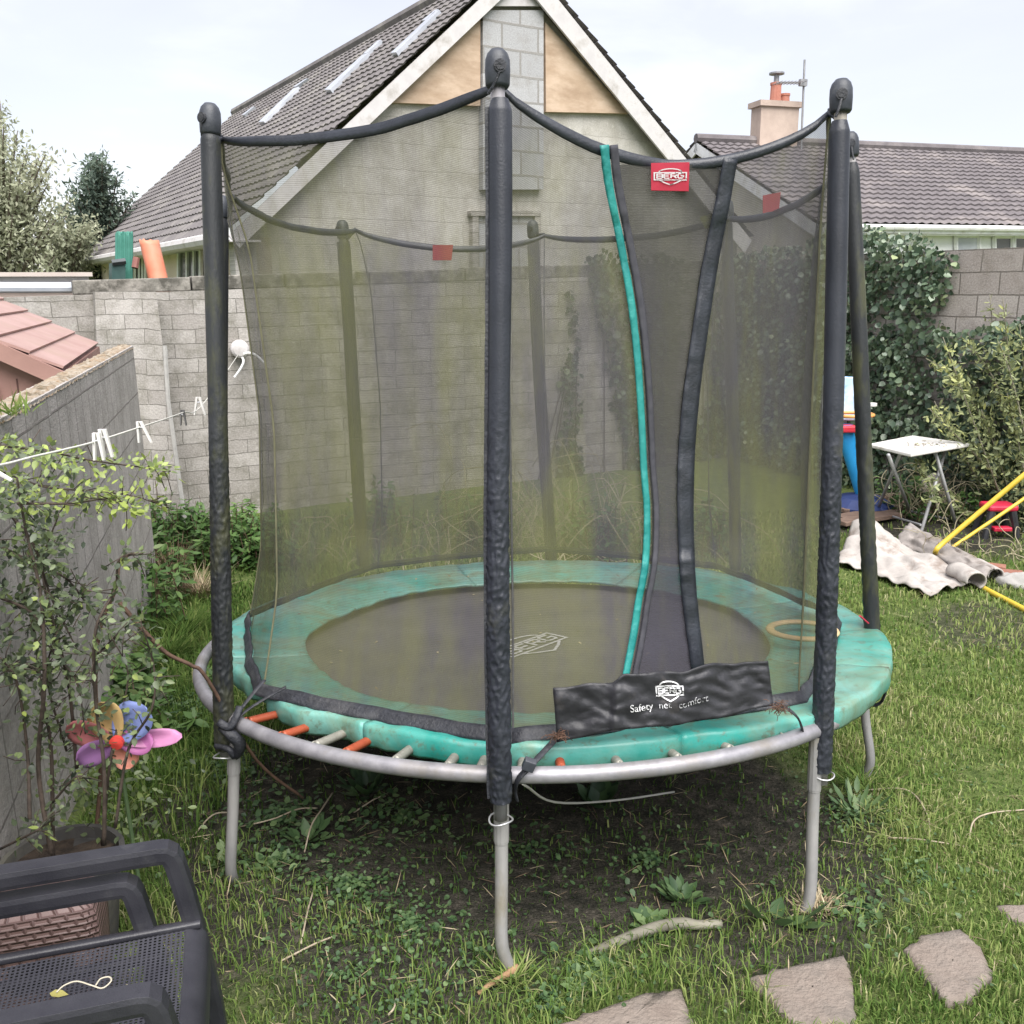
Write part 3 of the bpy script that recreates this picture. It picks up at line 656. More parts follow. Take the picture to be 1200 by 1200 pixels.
# springs: two kinds, copied round the front half of the frame
def spring_proto(mat):
    mb = MB(); pr = []
    for i in range(38): pr.append((.0125+(.0022 if i % 2 else 0), i*.0042))
    mb.lathe([0, 0, 0], pr, 12)
    mb.tube(spline([[0, 0, .155], [0, 0, .17], [0, .006, .185], [0, .012, .175], [0, .014, .165]], 4), .003, 6)
    mb.tube(spline([[0, 0, .0], [0, 0, -.02], [0, -.006, -.036], [0, -.012, -.028]], 4), .0035, 6)
    return mb
sp_o = None; spr = {}
def place_spring(th, mat, r0=1.235):
    P, Q = TP(th, r0, .0), TP(th, RR-.03, .008); d = Vector((Q-P).tolist()).normalized()
    key = mat.name
    if key not in spr:
        o = spring_proto(mat).build('spring', mat, None, smooth=True, loc=(0, 0, 0)); spr[key] = o
    else: o = spr[key].copy(); COL.objects.link(o)
    o.parent = tramp; o.location = Vector(P.tolist())-tramp.location; o.rotation_euler = d.to_track_quat('Z', 'Y').to_euler()
    return o
for i, px in enumerate([300, 340, 377, 412, 468, 527, 566, 612, 656, 723, 790, 850, 905]):
    best = min(np.linspace(-1.3, 1.2, 600), key=lambda t: abs(pix(TP(t, RR-.05, .01))[0]-px))
    place_spring(best, m_orange if px in (300, 340, 412, 656) else m_springgrey, 1.22)
for i in range(22):
    place_spring(1.35+i*.165, m_springgrey if i % 2 else m_orange, 1.2)
# ---- net
VR = [0, .06, .18, .5, .82, .95, 1]; RC = [1.275, 1.25, 1.205, 1.185, 1.235, 1.31, 1.365]; RM = [1.215, 1.185, 1.15, 1.13, 1.155, 1.18, 1.20]
ZT = 1.895; SAG = {0: .165, 1: .10, 2: .06, 3: .06, 4: .09, 5: .06, 6: .05, 7: .045}
RCK = []
for k in range(8):
    pt_ = Ti(POLE[k][1]*.95+POLE[k][0]*.05); rk = min(1.365, math.hypot(pt_[0], pt_[1])-.055)
    base_ = [1.30, 1.30, 1.31, 1.32, 1.325, 1.335] if k == 1 else RC[:6]
    RCK.append([min(q, rk+.02*(6-i)) for i, q in enumerate(base_)]+[rk])
def seg(th):
    q = ((th-A0T) % (2*PI))/(PI/4); k = int(q) % 8; return k, (q-int(q))*2-1        # segment, -1..1
def zb_net(th): return .075+.075*(.5-.5*math.cos(th-A0T*0))**2
def zt_net(th): k, u = seg(th); return ZT-SAG[k]*(1-u*u)**.8
def r_net(th, v):
    k, u = seg(th); w_ = (u+1)/2; c, m_ = np.interp(v, VR, RCK[k])*(1-w_)+np.interp(v, VR, RCK[(k+1) % 8])*w_, np.interp(v, VR, RM)
    ch = c*math.cos(PI/8)/math.cos(u*PI/8)                    # straight chord between the corners
    lim = m_+(c-m_)*abs(u)**(2.2 if v < .9 else 1.6)
    return min(ch, lim) if v > .3 else .5*ch+.5*lim
def net_pt(th, v, off=0):
    z = zb_net(th)+(zt_net(th)-zb_net(th))*v; k, u = seg(th)
    r = r_net(th, v)+.013*noise.noise(Vector((math.cos(th)*8, math.sin(th)*8, v*.9)))+.005*noise.noise(Vector((math.cos(th)*22, math.sin(th)*22, v*1.6)))+off
    return TP(th, r, z)
def net_hit(px, py, off=0):
    d = ray(px, py); t = 1.6
    while t < 6:
        P = Ti(CAM+d*t); th_ = math.atan2(P[0], -P[1]); rho = math.hypot(P[0], P[1])
        v = (P[2]-zb_net(th_))/(zt_net(th_)-zb_net(th_))
        if rho < r_net(th_, min(max(v, 0), 1))+off: return CAM+d*t
        t += .004
    return CAM+d*2.6
def netmat(name, alpha, c1, c2, algae, amp=.16, freq=370):
    m, nt, b = nodes(name); b.inputs['Roughness'].default_value = .8; b.inputs['Specular IOR Level'].default_value = .25
    vv = coord(nt, 'Object'); st = coord(nt, 'Object', (4, 4, .7))
    c = mixc(nt, noise_t(nt, vv, 3, 5), c1, c2)
    c = mixc(nt, ramp(nt, noise_t(nt, st, 1.1, 6, .6), [(.42, (0, 0, 0)), (.63, (1, 1, 1))]), c, algae)
    uv = coord(nt, 'UV')
    sy = nd(nt, 'ShaderNodeSeparateXYZ'); nt.links.new(uv, sy.inputs[0]); lw = nd(nt, 'ShaderNodeMath', operation='MULTIPLY_ADD'); lw.inputs[1].default_value = -.20; lw.inputs[2].default_value = .165; nt.links.new(sy.outputs[1], lw.inputs[0])
    sm = nd(nt, 'ShaderNodeMath', operation='ADD'); nt.links.new(noise_t(nt, st, 2.3, 7, .65), sm.inputs[0]); nt.links.new(lw.outputs[0], sm.inputs[1])
    c = mixc(nt, ramp(nt, sm.outputs[0], [(.50, (0, 0, 0)), (.78, (1, 1, 1))]), c, algae)
    nt.links.new(c, b.inputs['Base Color'])
    wv = nd(nt, 'ShaderNodeTexWave', wave_type='BANDS', bands_direction='Y'); wv.inputs['Scale'].default_value = freq/6.283; wv.inputs['Distortion'].default_value = .6
    nt.links.new(uv, wv.inputs['Vector'])
    wx = nd(nt, 'ShaderNodeTexWave', wave_type='BANDS', bands_direction='X'); wx.inputs['Scale'].default_value = freq*1.7/6.283
    nt.links.new(uv, wx.inputs['Vector'])
    s = nd(nt, 'ShaderNodeMath', operation='MULTIPLY_ADD'); s.inputs[1].default_value = amp; s.inputs[2].default_value = alpha-amp/2
    nt.links.new(wv.outputs['Fac'], s.inputs[0])
    s2 = nd(nt, 'ShaderNodeMath', operation='MULTIPLY_ADD'); s2.inputs[1].default_value = amp*.5
    nt.links.new(wx.outputs['Fac'], s2.inputs[0]); nt.links.new(s.outputs[0], s2.inputs[2])
    s3 = nd(nt, 'ShaderNodeMath', operation='MULTIPLY_ADD'); s3.inputs[1].default_value = .48; nt.links.new(noise_t(nt, st, 1.7, 6, .65), s3.inputs[0]); 
    s4 = nd(nt, 'ShaderNodeMath', operation='SUBTRACT', use_clamp=True); s4.inputs[1].default_value = .24+amp*.25
    nt.links.new(s2.outputs[0], s3.inputs[2]); nt.links.new(s3.outputs[0], s4.inputs[0])
    tr_ = nd(nt, 'ShaderNodeBsdfTransparent'); x = nd(nt, 'ShaderNodeMixShader')
    nt.links.new(s4.outputs[0], x.inputs[0]); nt.links.new(tr_.outputs[0], x.inputs[1]); nt.links.new(b.outputs[0], x.inputs[2])
    nt.links.new(x.outputs[0], nt.nodes['Material Output'].inputs[0]); m.surface_render_method = 'DITHERED'
    return m
m_net = netmat('safety_net', .56, (.082, .079, .080), (.070, .067, .075), (.128, .130, .058))
m_net2 = netmat('entrance_net', .78, (.042, .040, .054), (.056, .053, .066), (.066, .064, .056))
NS, NV = 20, 36; rows = []
for i in range(NV+1):
    v = (i/NV); rows.append([net_pt(A0T+PI/4*j/NS, v) for j in range(8*NS)])
mb = MB(); mb.grid(rows, closed=True, uv=lambda i, j: (j/NS*.95, i/NV*1.75)); mb.build('safety_net', m_net, tramp, smooth=True)
# top hem: gathered fabric tube between the pole heads
rows = []
for j in range(8*24):
    th_ = A0T+PI/4*j/24; k, u = seg(th_); c = net_pt(th_, 1.0); e = TP(th_, 1, 0)-TP(th_, 0, 0); zz = T(0, 0, 1)-T(0, 0, 0)
    hgt = .0165-.006*abs(u)**6
    row = []
    for a in np.linspace(0, 2*PI, 15)[:-1]:
        rr2 = 1+.30*noise.noise(Vector((math.cos(a)*3.4, math.sin(a)*3.4+k*5, j*.07)))
        row.append(c+e*math.cos(a)*.009*rr2+zz*math.sin(a)*hgt*rr2)
    rows.append(row)
rows.append(rows[0]); mb = MB(); mb.grid(rows, closed=True); mb.build('top_hem', m_hem, tramp, smooth=True)
for k in range(8):                                           # ties from the hem to the pole heads
    B, Tt = POLE[k]; ax = unit(Tt-B); c = net_pt(ak(k)+1e-4, 1.0)
    mb = MB(); mb.tube(bez(c, c*.5+(Tt-ax*.1)*.5+ax*.01, Tt-ax*.10, 8), .010, 8); mb.tube(bez(c+ax*.01, c*.4+(Tt-ax*.06)*.6, Tt-ax*.06, 8), .006, 6)
    mb.build('hem_tie', m_hem, tramp, smooth=True)
# bottom hem: flat webbing
rows = []
for j in range(8*24+1):
    th_ = A0T+PI/4*j/24
    P = net_pt(th_, 0.0); Q = net_pt(th_, .0); e = TP(th_, 1, 0)-TP(th_, 0, 0); zz = T(0, 0, 1)-T(0, 0, 0)
    wv_ = .006*noise.noise(Vector((j*.35, 1, 0)))
    fr_ = .5+.5*math.cos(th_)
    rows.append([P+e*.004+zz*(.016+wv_), P+e*(.010+.005*fr_)+zz*(.004+wv_), P+e*(.014+.014*fr_)+zz*(-.012+wv_), P+e*(.017+.019*fr_)+zz*(-.019+wv_)])
mb = MB(); mb.grid(rows); mb.build('bottom_hem', m_web, tramp, smooth=True, solid=.006)
# vertical corner seams of the net
for k in range(8):
    mb = MB(); mb.tube([net_pt(ak(k)+.0005, v, .002) for v in np.linspace(0, 1, 26)], .0032, 6); mb.build('corner_seam', M('seam_%s' % 'moss' if k in (1, 6, 7) else 'seam_dark', *(((.11, .105, .06), (.16, .155, .09)) if k in (1, 6, 7) else ((.05, .05, .05), (.08, .08, .08))), 20, .8), tramp)
def strip(mb, pxs, widths, off, n=10, wob=0, right=None):
    """ribbon lying on the net along pixel path"""
    P = spline([np.array(p, float) for p in pxs], n); m_ = len(P); rows = []
    W = np.interp(np.linspace(0, 1, m_), np.linspace(0, 1, len(widths)), widths)
    for i, p in enumerate(P):
        t = P[min(i+1, m_-1)]-P[max(i-1, 0)]; t = t/np.linalg.norm(t); s_ = np.array([-t[1], t[0]])
        row = []
        for u in (-1, -.4, .4, 1):
            q = p+s_*u*W[i]*.5; h = net_hit(q[0], q[1], off+(.002 if abs(u) < .5 else 0)+wob*noise.noise(Vector((i*.6, u, 2))))
            row.append(h)
        rows.append(row)
    mb.grid(rows); return mb
teal = [(708, 170), (713, 215), (726, 280), (738, 345), (746, 410), (751, 480), (754, 545), (758, 600), (756, 660), (748, 705), (742, 745), (732, 798)]
blk = [(856, 186), (846, 240), (832, 310), (820, 390), (811, 455), (805, 520), (803, 590), (805, 660), (809, 710), (818, 785)]
mb = MB(); strip(mb, blk, [16, 17, 18, 18, 19, 19, 18, 17, 15], .018, wob=.006); mb.build('zip_flap', m_hem, tramp, smooth=True, solid=.006)
mb = MB(); strip(mb, [(x+11, y) for x, y in teal], [9, 9, 8, 8, 7, 6, 6, 6, 6, 6, 6], .014); mb.build('zip_tape', M('zip_tape', (.035, .035, .045), (.055, .054, .065), 30, .8), tramp, smooth=True, solid=.005)
mb = MB(); strip(mb, teal, [10, 9, 8, 8, 7.5, 7.5, 7, 7, 7.5, 7.5, 8, 7], .022, wob=.006); mb.build('teal_piping', m_teal, tramp, smooth=True, solid=.006)
# overlapping second layer of net at the entrance
la, lb = spline(teal, 6), spline(blk, 6); rows = []; nr = 44
ya = np.array([p[1] for p in la]); xa = np.array([p[0] for p in la]); yb = np.array([p[1] for p in lb]); xb = np.array([p[0] for p in lb])
for i in range(nr+1):
    y = 193+(800-193)*i/nr; a, c = np.interp(y, ya, xa)+6, np.interp(y, yb, xb)
    rows.append([net_hit(a+(c-a)*j/8, y+ (0), .009+.004*math.sin(j/8*PI)) for j in range(9)])
mb = MB(); mb.grid(rows, uv=lambda i, j: (j*.06, i*.04)); mb.build('entrance_net', m_net2, tramp, smooth=True)
# ---- lettering helpers
LET = {'B': [[(0, 0), (0, 1), (.8, 1), (1, .85), (1, .62), (.86, .5), (1, .38), (1, .15), (.8, 0), (0, 0)], [(.1, .5), (.8, .5)]],
       'E': [[(1, 1), (.15, 1), (0, .85), (0, .15), (.15, 0), (1, 0)], [(.1, .5), (.85, .5)]],
       'R': [[(0, 0), (0, 1), (.85, 1), (1, .85), (1, .65), (.85, .5), (.1, .5)], [(.55, .42), (1, 0)]],
       'G': [[(1, .98), (.15, 1), (0, .85), (0, .15), (.15, 0), (.85, 0), (1, .15), (1, .52), (.5, .52)]]}
def emblem():
    L = [[(-1, -.3), (1, -.3), (1, .32), (-1, .32), (-1, -.3)]]
    L.append([(.72*math.cos(a), .34+.30*math.sin(a)) for a in np.linspace(.12, PI-.12, 14)])
    L.append([(-.66, -.34), (-.40, -.52), (0, -.72), (.40, -.52), (.66, -.34)])
    for i, ch in enumerate('BERG'):
        for pl in LET[ch]: L.append([(-.84+i*.435+x*.34, -.17+y*.36) for x, y in pl])
    return L
def ribbons(mb, polys, fn, w, dn=.0004):
    """mitred flat strokes; fn(x, y, lift) gives the point"""
    for pi_, pl in enumerate(polys):
        P = [np.array(p, float) for p in pl]; closed = np.allclose(P[0], P[-1]); m_ = len(P)
        lf, rt = [], []
        for i in range(m_):
            a = P[i]-P[i-1] if i else (P[0]-P[-2] if closed else P[1]-P[0]); c = P[i+1]-P[i] if i < m_-1 else (P[1]-P[0] if closed else P[-1]-P[-2])
            a = a/(np.linalg.norm(a)+1e-9); c = c/(np.linalg.norm(c)+1e-9); na = np.array([-a[1], a[0]]); nc = np.array([-c[1], c[0]])
            mi = na+nc; mi = mi/(np.linalg.norm(mi)+1e-9); k = w/2/max(.4, np.dot(mi, na)); lf.append(P[i]+mi*k); rt.append(P[i]-mi*k)
        for i in range(m_-1):
            ns = max(1, int(np.linalg.norm(P[i+1]-P[i])/.3))
            for s in range(ns):
                u0, u1 = s/ns, (s+1)/ns; q = [lf[i]*(1-u0)+lf[i+1]*u0, rt[i]*(1-u0)+rt[i+1]*u0, rt[i]*(1-u1)+rt[i+1]*u1, lf[i]*(1-u1)+lf[i+1]*u1]
                mb.add([fn(p[0], p[1], pi_*dn) for p in q], [(0, 1, 2, 3)])
    return mb
# mat print
ta_ = math.radians(49); mo = Ti(UZ(622, 753, T(0, 0, -.03)[2]))
def matpt(x, y, l):
    X = mo[0]+.185*(x*math.cos(ta_)-y*math.sin(ta_)); Y_ = mo[1]+.185*(x*math.sin(ta_)+y*math.cos(ta_)); r = math.hypot(X, Y_)
    return T(X, Y_, -.012-.03*(1-(r/1.1)**2)+.004+l)
ribbons(MB(), emblem(), matpt, .075).build('printed_emblem', M('mat_print', (.36, .35, .37), (.46, .45, .47), 40, .8), jm)
# red label
def px_patch(corners, off, nx=8, ny=6):
    q = [np.array(c, float) for c in corners]
    def fn(u, v, l=0):
        p = (q[0]*(1-u)+q[1]*u)*(1-v)+(q[3]*(1-u)+q[2]*u)*v; return net_hit(p[0], p[1], off+l)
    return fn
rc_ = [(763, 191), (808, 190), (807, 224), (763, 223)]
def planar(corners, off):
    q = [net_hit(*c, off) for c in corners]
    return lambda u, v, l=0: (q[0]*(1-u)+q[1]*u)*(1-v)+(q[3]*(1-u)+q[2]*u)*v+np.array([0, -1, .2])*l
f = planar(rc_, .03); mb = MB(); mb.slab([f(0, 0), f(1, 0), f(1, 1), f(0, 1)][::-1], np.array([0, -1, .2]), .004); lab = mb.build('red_label', m_red, tramp)
ribbons(MB(), emblem(), lambda x, y, l: f(.5+x*.42, .5-y*.42, .003+l), .085).build('label_emblem', m_print, lab)
for x0, y0, x1, y1, dpx in ((507, 287, 531, 305, 0), (894, 229, 915, 250, -4)):
    best = None                                               # the labels on the far side, hung under the hem
    th_ = min(np.linspace(PI*.5, PI*1.5, 720), key=lambda t: abs(pix(net_pt(t, .99))[0]-(x0+x1)/2)); Y_ = net_pt(th_, .96)[1]-.02
    q = [U(x0, y0, Y_), U(x1, y0+dpx, Y_), U(x1-2, y1+dpx, Y_), U(x0, y1, Y_)]; mb = MB(); mb.slab(q[::-1], [0, -1, 0], .004); mb.build('red_label', m_redback, tramp)
# black apron under the entrance
ac = [(648, 806), (900, 775), (906, 827), (653, 870)]
fa = [np.array(c, float) for c in ac]; rows = []; nu, nv_ = 64, 20
def apron(u, v, lift=0):
    top = np.interp(u, [0, .28, .33, .6, .75, 1], [0, -2, 6, 1, 5, 0])+2.5*noise.noise(Vector((u*9, 0, 4))); bot = np.interp(u, [0, .3, .6, 1], [0, -3, 4, 0])+3.5*noise.noise(Vector((u*7, 3, 1)))
    p = (fa[0]*(1-u)+fa[1]*u)*(1-v)+(fa[3]*(1-u)+fa[2]*u)*v+np.array([0, -top*(1-v)+bot*v])
    Yd = np.interp(u, [0, .35, 1], [2.485, 2.47, 2.62])-.02*v-.012
    wr = .018*noise.noise(Vector((u*5+v*1.2, v*1.0-u*2, 3)))-.018*abs(noise.noise(Vector((u*9-v*3.0, v*1.8+u*3, 8))))-.013*abs(noise.noise(Vector((u*26+v*7, v*5, 1))))+.014*math.exp(-((u-.3+.03*v)/.02)**2)
    return U(p[0], p[1], Yd-wr-lift)
for i in range(nv_+1): rows.append([apron(j/nu, i/nv_) for j in range(nu+1)])
mb = MB(); mb.grid(rows); apo = mb.build('entrance_apron', m_apron, tramp, smooth=True, solid=.004)
ribbons(MB(), emblem(), lambda x, y, l: apron(.535+x*.062, .36-y*.27+x*.0, .006+l), .10).build('apron_emblem', m_print, apo)
def text_on(name, txt, fn, size, parent, mat):
    cu = bpy.data.curves.new('t', 'FONT'); cu.body = txt; cu.size = 1; o = bpy.data.objects.new('t', cu); COL.objects.link(o)
    dg = bpy.context.evaluated_depsgraph_get(); me = bpy.data.meshes.new_from_object(o.evaluated_get(dg))
    mb = MB(); mb.add([fn(v.co.x*size, v.co.y*size) for v in me.vertices], [tuple(p.vertices) for p in me.polygons]); bpy.data.objects.remove(o); bpy.data.meshes.remove(me)
    return mb.build(name, mat, parent)
text_on('apron_lettering', 'Safety', lambda x, y: apron(.345+x*.045, .70-y*.19-x*.008, .008), 1.0, apo, m_print)
text_on('apron_lettering', 'net', lambda x, y: apron(.478+x*.045, .685-y*.18-x*.006, .008), 1.0, apo, m_print_worn)
text_on('apron_lettering', 'comfort', lambda x, y: apron(.570+x*.042, .70-y*.18-x*.010, .008), 1.0, apo, m_print_worn)
# straps and ties round the frame
def pxtube(name, pts, r, mat, parent=tramp, n=5, sq=None, nn=8):
    mb = MB(); mb.tube(spline([U(*p) for p in pts], n), r, nn, sq=sq); return mb.build(name, mat, parent, smooth=True)
def frayed(p, seed):
    c = U(*p); mb = MB(); rr_ = random.Random(seed)
    for _ in range(70):
        a = c+np.array([rr_.gauss(0, .012), rr_.gauss(0, .004), rr_.gauss(0, .007)]); d = np.array([rr_.gauss(0, 1), -.3+rr_.gauss(0, .4), rr_.gauss(-.2, .7)]); d /= np.linalg.norm(d)
        mb.tube([a, a+d*.010+[0, 0, .003], a+d*.02], .0011, 3)
    mb.build('frayed_tie', m_frayed, tramp)
pxtube('strap', [(655, 862, 2.50), (640, 878, 2.44), (622, 897, 2.38), (608, 912, 2.365), (604, 925, 2.38), (606, 938, 2.385)], .011, m_web, sq=.35)
frayed((655, 862, 2.45), 1)
mb = MB(); p = U(620, 896, 2.36); mb.box(p, (.016, 0, -.006), (0, .008, .004), (.006, 0, .014)); mb.build('buckle', m_cap, tramp, bevel=.002)
pxtube('strap', [(908, 824, 2.60), (925, 832, 2.575), (936, 843, 2.60), (941, 858, 2.66)], .010, m_web, sq=.35)
frayed((914, 829, 2.57), 2)
lk = POLE[7][0]
pxtube('strap', [(310, 797, 2.93), (297, 812, 2.88), (283, 830, 2.84), (272, 843, 2.81)], .008, m_web, sq=.4)
pxtube('strap', [(335, 805, 2.88), (312, 818, 2.86), (290, 832, 2.83), (275, 845, 2.80)], .009, m_web, sq=.4)
pxtube('strap', [(281, 828, 2.83), (276, 842, 2.80), (268, 852, 2.79), (256, 846, 2.80)], .014, m_web, sq=.6)
pxtube('knotted_tie', [(258, 852, 2.81), (272, 862, 2.79), (281, 872, 2.80), (276, 886, 2.81), (268, 878, 2.80), (252, 874, 2.82)], [.012, .02, .022, .014, .012, .008], m_web)
pxtube('strap', [(1034, 798, 3.30), (1038, 808, 3.30), (1033, 822, 3.32), (1024, 826, 3.34), (1020, 816, 3.36)], .008, m_web, sq=.5)
mb = MB(); mb.tube([U(1008, 722, 3.60), U(1017, 730, 3.62)], .008, 6, sq=.5); mb.build('red_tag', m_red, tramp)
for pts in ([(612, 918, 2.39), (650, 940, 2.7), (720, 938, 3.0), (790, 928, 3.2)],):
    pxtube('loose_cord', pts, .004, M('cord_grey', (.35, .34, .32), (.42, .41, .38), 20, .9))
# tan ring toy
rc2 = Ti(UZ(940, 744, T(.95, 0, .09)[2])); mb = MB(); rows = []
for i in range(49):
    a = 2*PI*i/48; cx, cy_ = rc2[0]+.128*math.cos(a), rc2[1]+.128*math.sin(a)
    rows.append([T(cx+math.cos(a)*.018*math.cos(b2), cy_+math.sin(a)*.018*math.cos(b2), .085+.03*math.cos(a)*0+.010*math.sin(b2)) for b2 in np.linspace(0, 2*PI, 11)[:-1]])
mb.grid(rows, closed=True); tag(mb.build('throwing_ring', M('tan_plastic', (.52, .36, .17), (.60, .44, .24), 12, .6, c3=(.35, .27, .15), stain_scale=7), smooth=True), 'flat tan plastic throwing ring lying on the turquoise pad inside the net', 'toy ring')
# ------------------------------------------------------------------ stacked garden armchairs
m_chair = M('anthracite_plastic', (.020, .020, .027), (.032, .032, .040), 12, .42, .12, 220, spec=.5, c3=(.07, .07, .075), stain_scale=7, slo=.6, shi=.8)
def perforated(name):
    m, nt, b = nodes(name); b.inputs['Roughness'].default_value = .42
    v = coord(nt, 'UV'); vo = nd(nt, 'ShaderNodeVectorMath', operation='FRACTION'); nt.links.new(v, vo.inputs[0])
    su = nd(nt, 'ShaderNodeVectorMath', operation='SUBTRACT'); su.inputs[1].default_value = (.5, .5, 0); nt.links.new(vo.outputs[0], su.inputs[0])
    sx = nd(nt, 'ShaderNodeSeparateXYZ'); nt.links.new(su.outputs[0], sx.inputs[0])
    ab = [nd(nt, 'ShaderNodeMath', operation='ABSOLUTE') for _ in (0, 1)]
    nt.links.new(sx.outputs[0], ab[0].inputs[0]); nt.links.new(sx.outputs[1], ab[1].inputs[0])
    mx = nd(nt, 'ShaderNodeMath', operation='MAXIMUM'); nt.links.new(ab[0].outputs[0], mx.inputs[0]); nt.links.new(ab[1].outputs[0], mx.inputs[1])
    lt = nd(nt, 'ShaderNodeMath', operation='LESS_THAN'); lt.inputs[1].default_value = .27; nt.links.new(mx.outputs[0], lt.inputs[0])
    n_ = noise_t(nt, coord(nt, 'Object'), 5, 6)
    c = ramp(nt, n_, [(.35, (.030, .030, .040)), (.6, (.045, .045, .056)), (.75, (.085, .08, .08))])
    nt.links.new(c, b.inputs['Base Color'])
    tr_ = nd(nt, 'ShaderNodeBsdfTransparent'); x = nd(nt, 'ShaderNodeMixShader')
    nt.links.new(lt.outputs[0], x.inputs[0]); nt.links.new(b.outputs[0], x.inputs[1]); nt.links.new(tr_.outputs[0], x.inputs[2])
    nt.links.new(x.outputs[0], nt.nodes['Material Output'].inputs[0])
    return m
m_perf = perforated('perforated_seat')
zarm = 1.02
Pf, Pn = UZ(214, 982, zarm), UZ(197, 1150, zarm)              # front ends of the two armrests
wv = (Pf-Pn); wid = np.linalg.norm(wv); wv /= wid
Pl = UZ(0, 1021, zarm); uv_ = (Pf-Pl); uv_ -= wv*np.dot(uv_, wv); uv_ /= np.linalg.norm(uv_)
zz = np.array([0, 0, 1.0])
def rrect_tube(mb, pts, wdir, a, h):
    """flat bar with rounded section along pts: half width a along wdir, half thickness h"""
    pts = [np.array(p, float) for p in pts]; m_ = len(pts); rows = []
    for i, p in enumerate(pts):
        t = unit(pts[min(i+1, m_-1)]-pts[max(i-1, 0)]); n_ = unit(np.cross(wdir, t))
        sec = [(-a, -h*.5), (-a*.86, -h), (a*.86, -h), (a, -h*.5), (a, h*.5), (a*.86, h), (-a*.86, h), (-a, h*.5)]
        rows.append([p+wdir*x+n_*y for x, y in sec])
    mb.grid(rows, closed=True); mb.add(rows[0], [tuple(range(8))]); mb.add(rows[-1], [tuple(range(7, -1, -1))])
def chair(base, label, seat_drop=.20):
    """base: front-centre point at armrest height"""
    O = base; W = wid/2+.0
    gzz = float(gz(O[0], O[1]))
    root = thing('garden_armchair', label, 'chair', (O[0], O[1], gzz), 'stacked anthracite garden armchairs')
    X = lambda f, s, u: O+uv_*f+wv*s+zz*u                       # f forward, s sideways (far +), u up from the arm top
    zs = -seat_drop
    # seat with perforated centre
    n1, n2 = 24, 16; rows = []
    for i in range(n1+1):
        f = -.46+.45*i/n1; row = []
        for j in range(n2+1):
            s = (-1+2*j/n2)*(W-.035); row.append(X(f, s, zs-.02*(1-(s/W)**2)+.012*(i/n1)-(.0 if i < n1-1 else .0)))
        rows.append(row)
    mb = MB(); mb.grid(rows, uv=lambda i, j: (i/n1*.45/.0092, j/n2*2*W/.0092)); seat = mb.build('seat', m_perf, root, smooth=True)
    mb = MB()                                                   # solid rim: rolled front edge and sides
    fr = [X(-.01, s, zs+.010-.02*(1-(s/W)**2)) for s in np.linspace(-W+.02, W-.02, 17)]
    rows = []
    for k in range(7):
        a = PI/2*k/6; rows.append([p+uv_*(.045*math.sin(a))-zz*(.05*(1-math.cos(a))+(.03*max(0, k-5))) for p in fr])
    mb.grid(rows)
    for sg in (-1, 1): rrect_tube(mb, [X(f, sg*(W-.022), zs+.006) for f in np.linspace(-.46, .02, 12)], wv, .010, .007)
    mb.build('seat_rim', m_chair, root, smooth=True)
    # arms run forward and fold down into the front legs
    for sg in (-1, 1):
        s = sg*W; mb = MB()
        path = [X(-.62, s*.98, -.034), X(-.4, s, -.024), X(-.16, s, -.024), X(-.050, s, -.024), X(-.036, s, -.026), X(-.027, s, -.033), X(-.021, s, -.048), X(-.008, s, -.12), X(.004, s*1.0, zs+.0), X(.028, s*1.02, zs-.22), X(.045, s*1.04, gzz-O[2]+.002)]
        rrect_tube(mb, path, wv, .021, .019)
        mb.build('arm', m_chair, root, smooth=False, bevel=.004)
    # back and rear legs (mostly outside the frame)
    for sg in (-1, 1):
        mb = MB(); rrect_tube(mb, [X(-.50, sg*(W-.04), zs-.0), X(-.60, sg*(W-.03), zs-.2), X(-.66, sg*(W+.01), gzz-O[2]+.002)], wv, .026, .014); mb.build('leg', m_chair, root)
        mb = MB(); rrect_tube(mb, [X(-.47, sg*(W-.03), zs), X(-.58, sg*(W-.03), .02), X(-.68, sg*(W-.05), .28)], wv, .024, .012); mb.build('back_post', m_chair, root)
    rows = [[X(-.47-.21*i/10, (-1+2*j/8)*(W-.05), zs+.06+(.22-zs)*i/10) for j in range(9)] for i in range(11)]
    mb = MB(); mb.grid(rows, uv=lambda i, j: (i*4.5, j*6)); mb.build('backrest', m_perf, root, smooth=True)
    return root
mid = (Pf+Pn)/2
chair(mid, 'upper dark grey plastic garden armchair of the stack, its perforated seat showing')
chair(mid-uv_*.085-zz*.062-wv*.0, 'lower dark grey plastic garden armchair, nested beneath the other one', .20)
# dry stem and pale leaf on the seat
mb = MB(); sz = zarm-.20
mb.tube(spline([UZ(*p, sz+.012) for p in [(66, 1163), (75, 1155), (90, 1150), (108, 1155), (120, 1158), (130, 1150), (128, 1145), (118, 1147), (112, 1155)]], 6), .0016, 5)
tag(mb.build('dry_twig', M('pale_stem', (.45, .42, .33), (.55, .5, .4), 20, .9)), 'thin curled pale stem lying on the perforated chair seat', 'stem')
m_leaf_yel = leafmat('yellow_leaf', [(0, (.35, .33, .10)), (1, (.45, .40, .14))])
p = UZ(58, 1164, sz+.012); V, Tt_, ti = leaves([p], [uv_*.9-wv*.2], [zz], .035, .022, [.5]); tag(raw_mesh('fallen_leaf', V, Tt_, ti, m_leaf_yel, loc=p), 'small yellow green leaf fallen on the dark chair seat', 'leaf')
